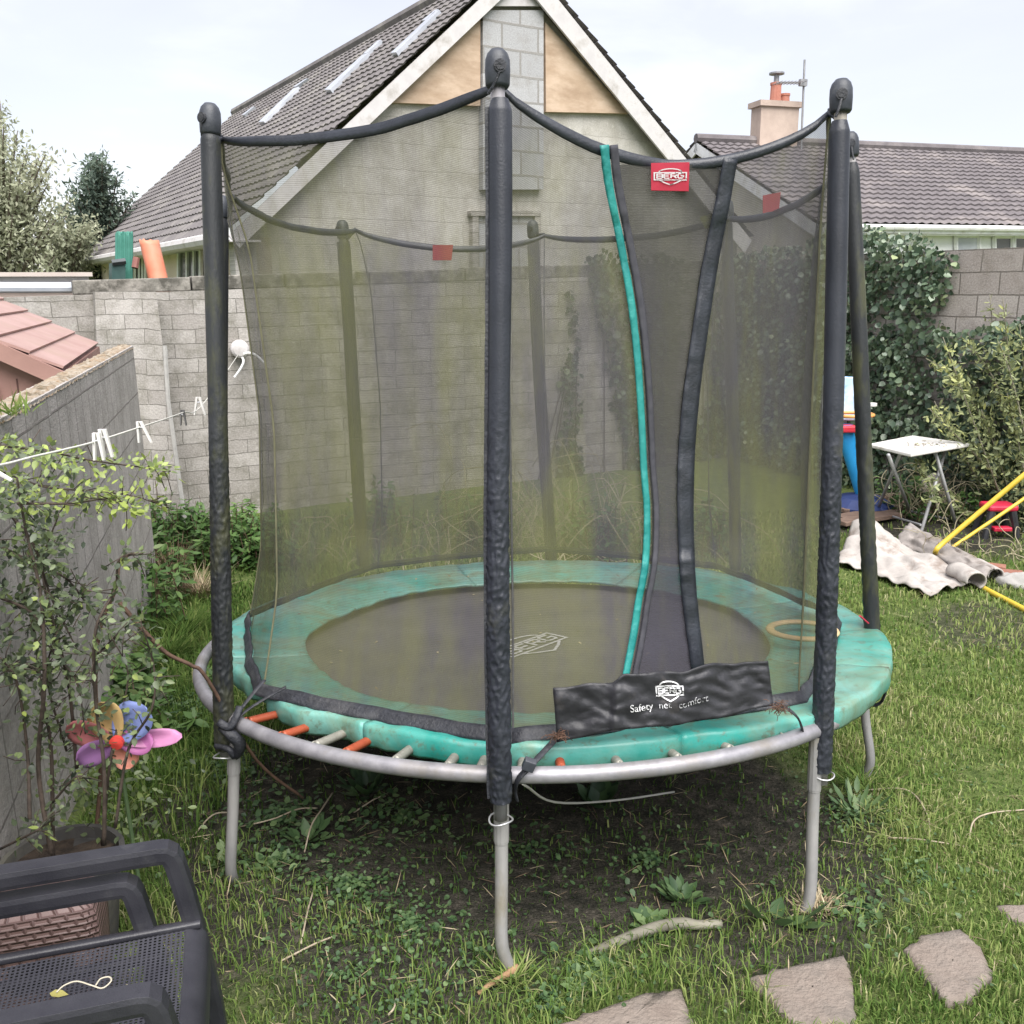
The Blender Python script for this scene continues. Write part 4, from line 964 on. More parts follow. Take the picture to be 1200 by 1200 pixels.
# ------------------------------------------------------------------ brown woven plastic box stool
def wicker(name):
    m, nt, b = nodes(name); b.inputs['Roughness'].default_value = .5
    v = coord(nt, 'UV'); k = nd(nt, 'ShaderNodeTexBrick'); k.inputs['Scale'].default_value = 1; k.inputs['Brick Width'].default_value = .030; k.inputs['Row Height'].default_value = .016
    k.inputs['Mortar Size'].default_value = .0055; k.inputs['Mortar Smooth'].default_value = 1
    k.inputs['Color1'].default_value = (.150, .093, .088, 1); k.inputs['Color2'].default_value = (.170, .108, .102, 1); k.inputs['Mortar'].default_value = (.108, .066, .062, 1)
    nt.links.new(v, k.inputs['Vector']); nt.links.new(k.outputs['Color'], b.inputs['Base Color'])
    iv = nd(nt, 'ShaderNodeMath', operation='SUBTRACT'); iv.inputs[0].default_value = 1; nt.links.new(k.outputs['Fac'], iv.inputs[1]); bump(nt, b, iv.outputs[0], .8, .005)
    return m
m_wick = wicker('woven_plastic')
zt_ = .70; a, c = UZ(106, 1049, zt_), UZ(112, 1062, zt_)
fx = uv_; fy = wv; A_ = UZ(110, 1062, zt_)                     # near right corner of the top
sw, sdp = .42, .15
root = thing('storage_stool', 'brown woven plastic storage stool half hidden behind the stacked armchairs', 'stool', (A_[0]-.2, A_[1]+.1, float(gz(A_[0], A_[1]))))
def stp(x, y, z): return A_-fx*x+fy*y+zz*z
mb = MB()
rows = []
for (inset, z) in ((.03, 0), (.008, -.008), (0, -.025), (-.004, -.10), (.012, -.45)):
    ring = []; pts = [(inset, inset), (inset, sdp-inset), (sw-inset, sdp-inset), (sw-inset, inset)]
    for i in range(4):
        p0, p1 = np.array(pts[i]), np.array(pts[(i+1) % 4])
        for t in np.linspace(.06, .94, 6): q = p0*(1-t)+p1*t; ring.append(stp(q[0], q[1], z))
    rows.append(ring)
per = [0, .01, .03, .105, .455]
mb.grid(rows, closed=True, uv=lambda i, j: (j/24*1.44, per[i])); mb.build('body', m_wick, root, smooth=True)
mb = MB(); mb.add(rows[0], [tuple(range(24))], [[(float((p-A_)@fx), float((p-A_)@fy)) for p in rows[0]]]); mb.build('lid', m_wick, root)
# arched hand hole: black plate put there for the shade inside it
mb = MB(); nh = fy*-1.0; hp = [stp(.13+.075*math.cos(a), -.003, -.15+.06*math.sin(a)) for a in np.linspace(0, PI, 12)]+[stp(.205, -.003, -.2), stp(.055, -.003, -.2)]
mb.slab(hp if True else hp[::-1], nh, .004); mb.build('hand_hole_shade', M('hole_shade_black', (.006, .006, .006), (.01, .01, .01), 5, .9), root)
# ------------------------------------------------------------------ plant pots
m_potd = M('dark_pot', (.045, .044, .045), (.09, .085, .075), 5, .7, .2, 50, c3=(.12, .115, .09), stain_scale=5)
m_pots = M('potting_soil', (.028, .02, .015), (.07, .05, .035), 30, 1, 1, 60)
def pot(px, py, rim_z, r, h, label, mat=m_potd):
    c = UZ(px, py, rim_z); root = thing('plant_pot', label, 'plant pot', (c[0], c[1], rim_z-h))
    mb = MB(); mb.lathe([c[0], c[1], rim_z-h], [(r*.72, 0), (r*.97, h*.9), (r*1.04, h*.9), (r*1.06, h), (r*.96, h), (r*.93, h*.9), (r*.0+.01, h*.88)], 32); mb.build('pot_body', mat, root, smooth=False)
    mb = MB(); rows = [[[c[0]+rr_*math.cos(a), c[1]+rr_*math.sin(a), rim_z-.035+.012*noise.noise(Vector((math.cos(a)*rr_*30, math.sin(a)*rr_*30, 0)))] for a in np.linspace(0, 2*PI, 25)[:-1]] for rr_ in (r*.94, r*.6, r*.3, .005)]
    mb.grid(rows, closed=True); mb.build('soil', m_pots, root, smooth=True); return c
pc1 = pot(72, 1004, .50, .165, .36, 'large dark grey plant pot behind the stacked armchairs')
pc2 = pot(88, 984, .46, .055, .16, 'small blue black plant pot standing behind the large pot', M('blue_pot', (.015, .02, .035), (.03, .035, .05), 8, .4))
# ------------------------------------------------------------------ climbing shrub by the left wall
m_stem_d = M('bark_dark', (.035, .026, .020), (.085, .062, .048), 20, .9, .5, 60)
m_stem_r = M('bark_red', (.07, .038, .026), (.13, .075, .05), 20, .8, .4, 60)
m_leaf_bush = leafmat('shrub_leaf', [(0, (.045, .06, .042)), (.4, (.12, .155, .085)), (.7, (.20, .26, .10)), (1, (.36, .44, .11))], .4, .3, .5)
rootb = thing('climbing_shrub', 'tall untidy shrub with dark stems and small grey green leaves by the left wall', 'shrub', (*G(60, 1010)[:2], .2))
YB = 2.62
stems = [([(60, 1000), (45, 900), (52, 800), (48, 700), (30, 620), (20, 560)], .008), ([(62, 1005), (60, 880), (50, 820), (40, 740), (25, 690)], .007),
         ([(122, 990), (122, 900), (112, 820), (112, 740), (135, 690), (140, 655), (168, 648)], .0065), ([(120, 990), (128, 900), (138, 850), (150, 790), (130, 745)], .005),
         ([(35, 960), (32, 880), (20, 800), (0, 770)], .006), ([(90, 900), (80, 800), (60, 720), (50, 660), (70, 600)], .006),
         ([(135, 970), (150, 880), (178, 830), (180, 780), (165, 730)], .005), ([(112, 770), (140, 740), (155, 720)], .004), ([(78, 880), (55, 790), (75, 730), (100, 690)], .004),
         ([(0, 552), (50, 570), (100, 575), (150, 580), (190, 592)], .004), ([(0, 522), (60, 530), (110, 540), (170, 548), (200, 552)], .004), ([(20, 590), (80, 590), (130, 585), (160, 600)], .004),
         ([(0, 640), (40, 660), (80, 680), (110, 720)], .005), ([(0, 700), (40, 720), (60, 760), (90, 800), (100, 860)], .005), ([(10, 600), (40, 640), (60, 700), (90, 760)], .005),
         ([(62, 940), (90, 910), (108, 920)], .004), ([(0, 995), (40, 975), (62, 960)], .004), ([(60, 800), (30, 780), (0, 790)], .004)]
LP, LD, LN_, LT = [], [], [], []
mbst = MB()
for si, (px, r) in enumerate(stems):
    y0 = YB+random.uniform(-.25, .25)
    if px[0][1] > 940: y0 = pc1[1]+random.uniform(-.08, .08)
    pts = [U(x, y, y0+random.uniform(-.06, .06)+.0*i) for i, (x, y) in enumerate(px)]
    P = spline(pts, 7); mbst.tube(P, np.linspace(r, r*.35, len(P)), 6)
    up_ = px[0][1] < 560 or px[-1][1] < 620
    dens = 7 if px[0][1] > 900 else 9
    for i, p in enumerate(P):
        fr = i/len(P)
        if px[0][1] > 940 and fr < .25: continue
        for _ in range(random.choice((dens-4, dens-2, dens))):
            d = rand_dir(1)[0]; LP.append(p+d*random.uniform(.0, .05)); LD.append(d*.8+np.array([.25, -.1, .1])); LN_.append(rand_dir(1)[0]*.6+[0, -.2, .9])
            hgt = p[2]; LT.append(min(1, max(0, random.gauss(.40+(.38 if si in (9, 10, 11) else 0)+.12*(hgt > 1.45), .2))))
            if random.random() < .1:
                q = p+d*.07; mbst.tube([p, (p+q)/2+rand_dir(1)[0]*.006, q], .0015, 4)
# dense leafy mass in the upper left
for _ in range(3400):
    u = random.random(); px_, py_ = random.uniform(-60, 105)*1.0, random.uniform(505, 800)
    lim = np.interp(py_, [505, 530, 560, 600, 680, 760, 800], [15, 90, 130, 115, 90, 75, 60])
    if px_ > lim*(.72+.28*random.random()) or random.random() > np.interp(py_, [505, 700, 800], [1, .75, .3]): continue
    if noise.noise(Vector((px_*.03, py_*.03, 4))) < -.08: continue
    p = U(px_, py_, YB+random.uniform(-.35, .35)); d = rand_dir(1)[0]; LP.append(p); LD.append(d+np.array([.3, -.2, -.1])); LN_.append(rand_dir(1)[0]*.6+[0, -.3, .9])
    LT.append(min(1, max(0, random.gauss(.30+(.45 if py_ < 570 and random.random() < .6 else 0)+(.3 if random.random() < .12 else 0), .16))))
for _ in range(420):                                             # lower leafy growth round the pots
    px_, py_ = random.gauss(125, 40), random.uniform(880, 985)
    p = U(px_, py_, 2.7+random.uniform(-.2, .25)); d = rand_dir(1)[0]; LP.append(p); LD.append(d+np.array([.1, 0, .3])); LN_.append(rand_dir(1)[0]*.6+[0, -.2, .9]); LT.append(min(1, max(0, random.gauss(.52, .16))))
mbst.build('stems', m_stem_d, rootb, smooth=True)
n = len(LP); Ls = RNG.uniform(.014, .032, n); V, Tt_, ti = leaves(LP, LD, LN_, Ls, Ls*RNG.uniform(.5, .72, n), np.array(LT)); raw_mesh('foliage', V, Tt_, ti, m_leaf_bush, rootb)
# arching cane reaching to the trampoline
mb = MB(); mb.tube(spline([U(112, 985, 2.6), U(118, 900, 2.62), U(112, 800, 2.65), U(118, 735, 2.7), U(136, 690, 2.72), U(140, 662, 2.75), U(152, 650, 2.78), U(168, 649, 2.8)], 6), np.linspace(.007, .004, 43), 7)
tag(mb.build('cane', m_stem_r, smooth=True), 'upright reddish cane with a pale hooked cut tip beside the shrub', 'cane')
mb = MB(); mb.tube(spline([U(140, 706, 2.75), U(165, 735, 2.76), U(195, 765, 2.78), U(225, 780, 2.8), U(243, 796, 2.82), U(300, 890, 2.95), U(355, 935, 3.1)], 6), np.linspace(.0075, .0055, 37), 7)
tag(mb.build('cane', m_stem_r, smooth=True), 'long brown cane slanting from the shrub down under the trampoline ring', 'cane')
# ------------------------------------------------------------------ pinwheel flower
pcx = U(135, 870, 2.47); root = thing('pinwheel', 'multicoloured flower pinwheel on a stick among the shrub stems', 'pinwheel', (pcx[0], pcx[1], float(gz(pcx[0], pcx[1]))))
mb = MB(); mb.tube([[pcx[0]+.02, pcx[1]+.02, float(gz(pcx[0], pcx[1]))-.03], pcx+[0, .012, 0]], .006, 8); mb.build('stick', M('green_stick', (.05, .09, .04), (.08, .12, .05), 10, .6), root)
def petal_mat(n_, c): 
    m = M(n_, c, tuple(x*1.15 for x in c), 9, .55, .1, 80); return m
pet = [((123, 842), 'petal_yellow', (.60, .36, .05), 18, 27, -8), ((156, 843), 'petal_blue', (.12, .20, .62), 17, 30, 12), ((163, 868), 'petal_magenta', (.50, .05, .36), 22, 16, 60), ((184, 865), 'petal_pink', (.50, .10, .34), 9, 14, 40),
       ((148, 888), 'petal_orange', (.62, .14, .05), 20, 20, 120), ((108, 884), 'petal_purple', (.30, .05, .36), 18, 16, -120), ((100, 860), 'petal_red', (.45, .03, .035), 17, 19, -70)]
hub_ = np.array([137.0, 870.0])
for i, ((x, y), nm, c, rx, ry, ang) in enumerate(pet):           # broad petals narrowing to a point, folded along the middle
    tip = hub_+(np.array([x, y])-hub_)*1.62; ax_ = tip-hub_; nrm_ = np.array([-ax_[1], ax_[0]])/np.linalg.norm(ax_); wd_ = max(rx, ry)*.95; rows = []
    for k in range(11):
        u = k/10; w_ = wd_*max(0, 1-(2*(.04+.955*u)-1)**2)**.5*(.6+.4*u)
        rows.append([U(*(hub_+ax_*(.05+.95*u)+nrm_*w_*s_), 2.44+.012*i/7+.018*(1-abs(s_))*math.sin(PI*u)-.02*u*s_) for s_ in (-1, -.66, -.33, 0, .33, .66, 1)])
    mb = MB(); mb.grid(rows); mb.build('petal', petal_mat(nm, tuple(.68*q+.13 for q in c)), root, smooth=True, solid=.002)
mb = MB(); mb.lathe(U(137, 870, 2.41), [(.004, -.01), (.02, -.006), (.02, .006), (.004, .01)], 14, ax=(0, -1, 0), xa=(1, 0, 0)); mb.build('hub', petal_mat('hub_red', (.55, .05, .04)), root)
# ------------------------------------------------------------------ washing line
rl = back_z(281, 409, .10); root = thing('line_reel', 'round white retractable washing line reel fixed to the block wall', 'line reel', rl)
mb = MB(); mb.lathe(rl, [(.080, -.09), (.094, -.02), (.09, .02), (.07, .035), (.02, .04)], 24, ax=(BN[0], BN[1], 0), xa=(BE[0], BE[1], 0)); mb.build('case', m_barge, root, smooth=False)
mb = MB(); mb.tube(bez(rl-[0, 0, .08], rl+np.array([.1, -.05, -.1]), rl+np.array([-.05, -.1, -.28])), .012, 6); mb.tube(bez(rl+np.array([.05, -.05, -.05]), rl+np.array([.15, -.05, -.0]), rl+np.array([.24, -.02, -.14])), .012, 6)
mb.build('cord_tail', m_white, root)
m_cord = M('line_cord', (.55, .54, .50), (.68, .67, .62), 40, .7)
lp_ = [(-60, 553), (0, 545), (40, 535), (75, 527), (110, 518), (160, 502), (213, 484), (240, 471)]
Yl = [1.75, 1.95, 2.12, 2.28, 2.5, 2.95, 3.9, 5.2]
LPN = [U(x, y, Y_) for (x, y), Y_ in zip(lp_, Yl)]+[rl+np.array([0, -.06, -.05])]
mb = MB(); mb.tube(spline(LPN, 8), .0028, 6); tag(mb.build('washing_line', m_cord, smooth=True), 'thin pale washing line sagging across in front of the left wall', 'washing line')
m_peg = M('peg_white', (.62, .60, .57), (.74, .72, .69), 14, .6); m_pegg = M('peg_dark', (.09, .09, .09), (.15, .145, .14), 14, .7)
def peg(px, py, Y_, s, mat, label, spread=.35, tilt=0):
    p = U(px, py, Y_); root = thing('clothes_peg', label, 'clothes peg', p, 'clothes pegs on the washing line')
    for sg in (-1, 1):
        mb = MB(); top = p+np.array([sg*.006*1, -.0, .030])*s; bot = p+np.array([sg*.020*spread*2.4+tilt*.03, 0, -.052])*s
        mb.slab([top+np.array([-.005, -.005, 0])*s, top+np.array([.005, -.005, 0])*s, bot+np.array([.003, -.005, 0])*s, bot+np.array([-.003, -.005, 0])*s], (0, -1, 0), .011*s); mb.build('jaw', mat, root)
    mb = MB(); mb.tube([p+np.array([-.010, 0, .006])*s, p+np.array([.010, 0, .006])*s], .004*s, 8); mb.build('spring', m_wire, root)
peg(114, 519, 2.5, .92, m_peg, 'large white clothes peg nearer the shrub', .28); peg(121, 515, 2.53, .95, m_peg, 'white clothes peg hanging half behind the large one', .25, .3)
peg(164, 503, 3.0, .85, m_peg, 'white clothes peg in the middle of the line, legs wide', .5, .5); peg(214, 487, 3.95, .82, m_pegg, 'small dark grey clothes peg on the washing line', .3)
peg(233, 473, 4.9, 1.15, m_peg, 'white clothes peg just before the left trampoline pole', .5)
mb = MB(); a, c = U(-4, 553, 1.96), U(14, 563, 1.95); mb.tube([a, c], [.006, .004], 6); tag(mb.build('clothes_peg', m_peg), 'white clothes peg cut off by the frame edge, lying along the shrub', 'clothes peg', 'clothes pegs on the washing line')
# ------------------------------------------------------------------ pink plastic shed beyond the left wall
m_shed = M('shed_pink_wall', (.29, .165, .14), (.345, .20, .17), 3, .75, .1, 60); m_shedroof = M('shed_pink_roof', (.32, .20, .175), (.385, .255, .23), 3, .6, .1, 60, c3=(.34, .23, .19), stain_scale=2)
ea = U(73, 433, 5.4); zsd = ea[2]
eb = UZ(114, 404, zsd); ed = eb-ea; el_ = np.linalg.norm(ed); ed /= el_; ex_ = np.array([ed[1], -ed[0], 0]); ex_ = ex_ if ex_[0] > 0 else -ex_
rise = .56; root = thing('shed', 'pink plastic garden shed with pitched panelled roof beyond the left wall', 'shed', (*(ea-ex_*.8)[:2], -.2))
HW = 1.15
mb = MB(); NPn = 7
for i in range(NPn):                                             # lapped panels climb from the eave to the ridge
    rdg = -ex_*HW+zz*HW*rise; nrm = unit(np.cross(ed, -ex_+zz*rise)); nrm = nrm if nrm[2] > 0 else -nrm
    a, c = i/NPn, (i+1)/NPn; lo_, hi_ = ea+rdg*a+nrm*.022, ea+rdg*c+nrm*.004
    mb.slab([lo_, lo_+ed*el_, hi_+ed*el_, hi_], nrm, .016)
nrm = unit(np.cross(ed, -ex_+zz*rise)); nrm = nrm if nrm[2] > 0 else -nrm
mb.slab([ea-nrm*.012, ea+ed*el_-nrm*.012, ea+ed*el_+rdg-nrm*.012, ea+rdg-nrm*.012], nrm, .02)
rf = mb.build('roof', m_shedroof, root)
mb = MB(); l2 = ea-ex_*2*HW; n2_ = unit(np.cross(ed, ex_+zz*rise)); n2_ = n2_ if n2_[2] > 0 else -n2_
mb.slab([l2, l2+ed*el_, l2+ed*el_+ex_*HW+zz*HW*rise, l2+ex_*HW+zz*HW*rise], n2_, .03); mb.build('roof', m_shedroof, root)
mb = MB(); d_ = unit(-ex_+zz*rise); mb.box(ea-ed*.02+d_*.62-nrm*.05, d_*.66, nrm*.045, ed*.018); mb.box(ea+ed*el_/2-zz*.05+ex_*.0, ed*el_/2, zz*.035, ex_*.015); mb.build('fascia', m_shed, root)
wb = -.3; e1 = ea-ex_*.10+ed*.08
front = [np.array([*(e1-ex_*(2*HW-.2))[:2], wb]), np.array([*e1[:2], wb]), e1-zz*.0, e1-ex_*(HW-.1)+zz*((HW-.1)*rise-.02), e1-ex_*(2*HW-.2)]
mb = MB(); mb.slab(front, -ed, .05); fw = mb.build('front_panel', m_shed, root)
side = [np.array([*e1[:2], wb])+ed*.05, np.array([*(e1+ed*(el_-.2))[:2], wb]), e1+ed*(el_-.2)-zz*.02, e1-zz*.02+ed*.05]
mb = MB(); mb.slab(side, ex_, .05); mb.build('side_panel', m_shed, root)
mb = MB()
for k in range(1, 9): mb.box(e1-ex_*(.02+.135*k)-ed*.001+zz*(-.55), ex_*.004, ed*.003, zz*.5)
mb.build('panel_groove', M('groove', (.10, .05, .045), (.13, .07, .06), 5, .9), root)
mb = MB(); dc = e1-ex_*.62-ed*.03-zz*.62; mb.box(dc, ex_*.36, ed*.02, zz*.55); mb.build('door', M('shed_door', (.30, .15, .13), (.35, .185, .16), 3, .75), root, bevel=.008)
# ------------------------------------------------------------------ things standing beyond the block wall
root = thing('outbuilding', 'flat roofed outbuilding with rust stained white fascia beyond the block wall', 'outbuilding', (*back_z(40, 330, -1.0)[:2], -.4))
bo = lambda px, py, o: back_z(px, py, -o)
m_rust = M('rusty_white', (.62, .60, .58), (.70, .68, .66), 5, .7, .2, 40, c3=(.42, .13, .05), stain_scale=2.4, slo=.56, shi=.66)
mb = MB(); q = [bo(-120, 321, .5), bo(104, 321, .5), bo(104, 335, .5), bo(-120, 335, .5)]; mb.slab(q[::-1], np.array([BN[0], BN[1], 0]), .06); mb.build('fascia', m_rust, root)
mb = MB(); B3 = np.array([BN[0], BN[1], 0]); q0, q1 = bo(-120, 319, .42), bo(108, 319, .42); mb.slab([q0, q1, q1-B3*1.6, q0-B3*1.6], (0, 0, 1), .04); mb.build('flat_roof', M('felt_roof', (.45, .38, .34), (.52, .46, .42), 4, .9), root)
mb = MB(); mb.tube([bo(-120, 337, .30), bo(102, 337, .30)], .05, 8); mb.build('gutter', M('blue_grey_gutter', (.42, .46, .52), (.5, .53, .58), 6, .5), root)
mb = MB(); q = [bo(-120, 335.5, .6), bo(100, 335.5, .6)]; mb.slab([np.array([*q[0][:2], -.4]), np.array([*q[1][:2], -.4]), q[1], q[0]], B3, .1); mb.build('wall', m_cream, root)
# green ribbed panel and box
root = thing('ribbed_panel', 'green ribbed plastic panel with ragged top standing beyond the block wall', 'panel', (*bo(147, 320, .8)[:2], -.3))
m_green = M('green_plastic', (.035, .17, .13), (.055, .22, .17), 8, .6, .1, 60)
mb = MB(); rows = []
for i in range(2):
    row = []
    for j in range(41):
        u = j/40; rb = .03*(1 if (j//2) % 2 else 0); x = 135+20*u
        row.append(bo(x, (274+3*math.sin(j*1.9) if i == 0 else 345), .8-rb))
    rows.append(row)
mb.grid(rows); mb.build('panel_sheet', m_green, root, solid=.02)
root = thing('plastic_crate', 'dark green open box in front of the ribbed panel beyond the block wall', 'box', (*bo(139, 318, .55)[:2], -.2))
mb = MB(); q = [bo(131, 308, .55), bo(147, 306, .55), bo(147, 345, .55), bo(131, 345, .55)]; mb.slab(q[::-1], B3, .3); mb.build('crate_body', M('dark_teal', (.02, .06, .055), (.035, .085, .075), 8, .6), root)
mb = MB(); mb.tube([q[0]+B3*.02, q[1]+B3*.02], .03, 4); mb.build('crate_rim', M('dark_grey_rim', (.05, .06, .065), (.07, .08, .085), 8, .6), root)
# orange slide chute
root = thing('slide_chute', 'orange plastic slide chute leaning up beyond the block wall', 'slide', (*bo(183, 322, .7)[:2], -.3))
top = bo(175, 282, .7); botm = bo(190, 345, .55); axs = unit(botm-top); Bx = np.array([BE[0], BE[1], 0])
mb = MB(); rows = []
for i in range(14):
    u = i/13; c = top+(botm-top)*u; row = []
    for j in range(17):
        a = PI*(-.12+1.24*j/16); row.append(c+Bx*(-math.cos(a)*.088)+B3*(math.sin(a)*.10-.02)+zz*(.012*noise.noise(Vector((j*.7, 0, 0)))*(i == 0)*3))
    rows.append(row)
mb.grid(rows); mb.build('chute', M('orange_plastic', (.60, .19, .11), (.66, .24, .15), 5, .55, .1, 40, c3=(.55, .26, .18), stain_scale=3), root, smooth=True, solid=.02)
mb = MB(); mb.tube([bo(158, 314, .7), bo(160, 302, .72)], .035, 8); tag(mb.build('metal_bar', M('rusty_bar', (.20, .08, .07), (.26, .12, .10), 8, .8)), 'short rusty upright between the green panel and the orange chute', 'bar')
# ------------------------------------------------------------------ white folding table
zz = np.array([0, 0, 1.0])
m_tabw = M('table_white', (.62, .60, .58), (.72, .70, .68), 5, .6, .1, 60, c3=(.40, .37, .31), stain_scale=4, slo=.58, shi=.7)
m_tableg = M('table_leg_grey', (.30, .30, .31), (.42, .42, .43), 10, .5, .1, 40, metal=.3)
tf = G(1077, 632); zt_ = float(U(1068, 531, tf[1]-.15)[2])
tq = [UZ(1018, 520, zt_), UZ(1068, 531.5, zt_), UZ(1137, 519.5, zt_), UZ(1069, 510, zt_)]
root = thing('folding_table', 'white folding table with crossed metal legs and debris on its top', 'table', (*np.mean(tq, 0)[:2], float(gz(4, 8))))
mb = MB(); mb.slab(tq, zz, .035); mb.build('tabletop', m_tabw, root, bevel=.01)
def foot(px, py): p = G(px, py); return p
L = [((1056, 533), G(1027, 601)), ((1110, 524), tf), ((1041, 537), G(1068, 605)), ((1095, 530), G(1121, 618))]
ctr = np.mean(tq, 0)
for (x, y), f in L:
    t = UZ(x, y-4, zt_-.03); t = t if np.linalg.norm(t-ctr) < .7 else ctr+(t-ctr)*.7/np.linalg.norm(t-ctr)
    mb = MB(); mb.tube([t, f+zz*.005], .017, 8); mb.build('leg', m_tableg, root, smooth=True)
for a, c in ((G(1028, 603)+zz*.03, U(1079, 615, tf[1]+.02)), (U(1066, 599, G(1068, 605)[1]), G(1113, 612)+zz*.03)):
    mb = MB(); mb.tube([a, c], .011, 6); mb.build('leg_brace', m_tableg, root)
# crumbs and leaves on the table
m_litter = leafmat('litter', [(0, (.10, .07, .05)), (.5, (.25, .18, .10)), (1, (.20, .22, .06))], .9, 0)
P_, D_, N_ = [], [], []
for _ in range(46):
    px_, py_ = random.gauss(1080, 16), random.gauss(520.5, 2.0); P_.append(UZ(px_, py_, zt_+.006)); D_.append(rand_dir(1)[0]*[1, 1, .3]); N_.append([0, 0, 1.0])
V, Tt_, ti = leaves(P_, D_, N_, RNG.uniform(.02, .06, 46), .022, RNG.random(46)); tag(raw_mesh('leaf_litter', V, Tt_, ti, m_litter, loc=tuple(ctr)), 'dry leaf litter scattered on the white folding table', 'litter', kind='stuff')
# ------------------------------------------------------------------ toy basketball stand
YH = float(G(1000, 600)[1])+.1
root = thing('toy_basketball_stand', 'toy basketball stand with blue post and pale blue backboard between the poles', 'toy', (*U(1006, 600, YH)[:2], float(gz(4, YH))))
m_blue = M('toy_blue', (.015, .22, .52), (.02, .27, .58), 6, .45); m_navy = M('toy_navy', (.02, .035, .12), (.03, .05, .16), 6, .5); m_bb = M('backboard_pale', (.42, .58, .78), (.60, .70, .84), 6, .4, c3=(.10, .36, .70), stain_scale=5); m_hoop = M('hoop_orange', (.66, .28, .08), (.70, .34, .12), 8, .5)
bq = [U(965, 440, YH), U(1003, 442, YH), U(1006, 493, YH), U(965, 493, YH)]
mb = MB(); mb.slab(bq[::-1], (0, -1, 0), .04); mb.build('backboard', m_bb, root, bevel=.015)
mb = MB(); hc = U(1000, 486, YH-.24); mb.tube([hc+[.20*math.cos(a), .16*math.sin(a), 0] for a in np.linspace(0, 2*PI, 25)], .017, 8); mb.build('hoop', m_hoop, root, smooth=True)
mb = MB(); q0, q1 = U(988, 497, YH-.02), U(1012, 592, YH-.02); a, c = unit(q1-q0), np.array([1, 0, 0.])
rows = [[(q0+(q1-q0)*u)+np.array([math.cos(t)*(.10-.045*u), math.sin(t)*(.07-.02*u), 0]) for t in np.linspace(0, 2*PI, 13)[:-1]] for u in np.linspace(0, 1, 8)]
mb.grid(rows, closed=True); mb.build('post', m_blue, root, smooth=True)
mb = MB(); p = U(990, 502, YH-.05); mb.box(p, (.11, 0, 0), (0, .09, 0), (0, 0, .035)); mb.build('red_collar', M('toy_red', (.5, .02, .04), (.55, .03, .05), 6, .5), root, bevel=.015)
mb = MB(); g0 = float(gz(3.3, YH)); c = U(1008, 596, YH); mb.lathe([c[0], c[1], g0], [(.34, 0), (.34, .07), (.22, .15), (.06, .19), (.01, .19)], 16); mb.build('base', m_navy, root, smooth=False)
mb = MB(); c = U(1022, 474, YH+.05); mb.lathe(c, [(.004, -.02), (.05, -.015), (.05, .015), (.004, .02)], 14); tag(mb.build('white_disc', m_tabw), 'small white plastic disc caught beside the toy backboard', 'disc')
# ------------------------------------------------------------------ crumpled carpet / dust sheet
m_sheet = M('dust_sheet', (.31, .285, .265), (.42, .39, .365), 6, .95, .5, 40, c3=(.22, .18, .155), stain_scale=4.5, slo=.54, shi=.70)
def sheet(name, quad, label, mat, hump, nx=46, ny=26, fold=.05, roll=None):
    q = [G(*p) for p in quad]; rows = []
    for i in range(ny+1):
        v = i/ny; row = []
        for j in range(nx+1):
            u = j/nx; e = .035*noise.noise(Vector((u*6, v*6, 2))) if 0 < u < 1 and 0 < v < 1 else .05*noise.noise(Vector((u*9, v*9, 7)))
            p = (q[0]*(1-u)+q[1]*u)*(1-v)+(q[3]*(1-u)+q[2]*u)*v
            p = p+np.array([e, e*1.3, 0]); g = float(gz(p[0], p[1]))
            h = hump(u, v)+fold*abs(noise.noise(Vector((u*3+v*2.5, v*4-u*2, 1))))+.022*noise.noise(Vector((u*11, v*9, 5)))
            h = max(.012, h+.03); row.append([p[0], p[1], g+h])
        rows.append(row)
    if roll:                                                     # far edge curls over into a roll
        for row in rows:
            a, c = np.array(row[-2]), np.array(row[-1]); d = unit((c-a)*[1, 1, 0])
            for k in range(1, 10):
                t = PI*1.5*k/9; row.append((np.array([c[0], c[1], float(gz(c[0], c[1]))+.10])+d*(.10*math.sin(t))+zz*(-.10*math.cos(t)*-1-0)*1.0).tolist())
    mb = MB(); mb.grid(rows); o = mb.build(name, mat, smooth=True, solid=.012); tag(o, label, 'carpet'); return o
sheet('old_carpet', [(980, 664), (1090, 703), (1146, 686), (1004, 630)], 'crumpled pale beige old carpet thrown over a heap on the lawn', m_sheet, lambda u, v: .16*math.exp(-((u-.16)/.22)**2-((v-.75)/.40)**2)+.06*math.exp(-((v-.75)/.3)**2)*(1-u), fold=.10)
sheet('old_carpet', [(1050, 640), (1150, 692), (1172, 680), (1072, 628)], 'narrow dirty grey roll of old carpet behind the beige one', M('old_carpet_grey', (.22, .20, .188), (.31, .28, .262), 7, .95, .5, 40, c3=(.15, .125, .11), stain_scale=4), lambda u, v: .10*math.sin(PI*v), fold=.05)
mb = MB(); q0, q1 = G(1130, 688)+zz*.085, G(1142, 700)+zz*.07
for c_, r_ in ((G(1143, 694)+zz*.09, .085), (G(1166, 684)+zz*.07, .07)):
    d = unit(G(1143, 694)-G(1090, 664)); s_ = np.cross(d, zz); rows = []
    for i in range(12):
        rows.append([c_-d*(.30-.30*i/11)+s_*math.cos(a)*r_*(1+.08*math.sin(i))+zz*math.sin(a)*r_*.8 for a in np.linspace(-.3, PI*1.35, 18)])
    mb.grid(rows)
o = mb.build('rolled_edge', m_sheet, smooth=True, solid=.012)
tag(o, 'rolled open ends of the old carpets beside the yellow tube', 'carpet')
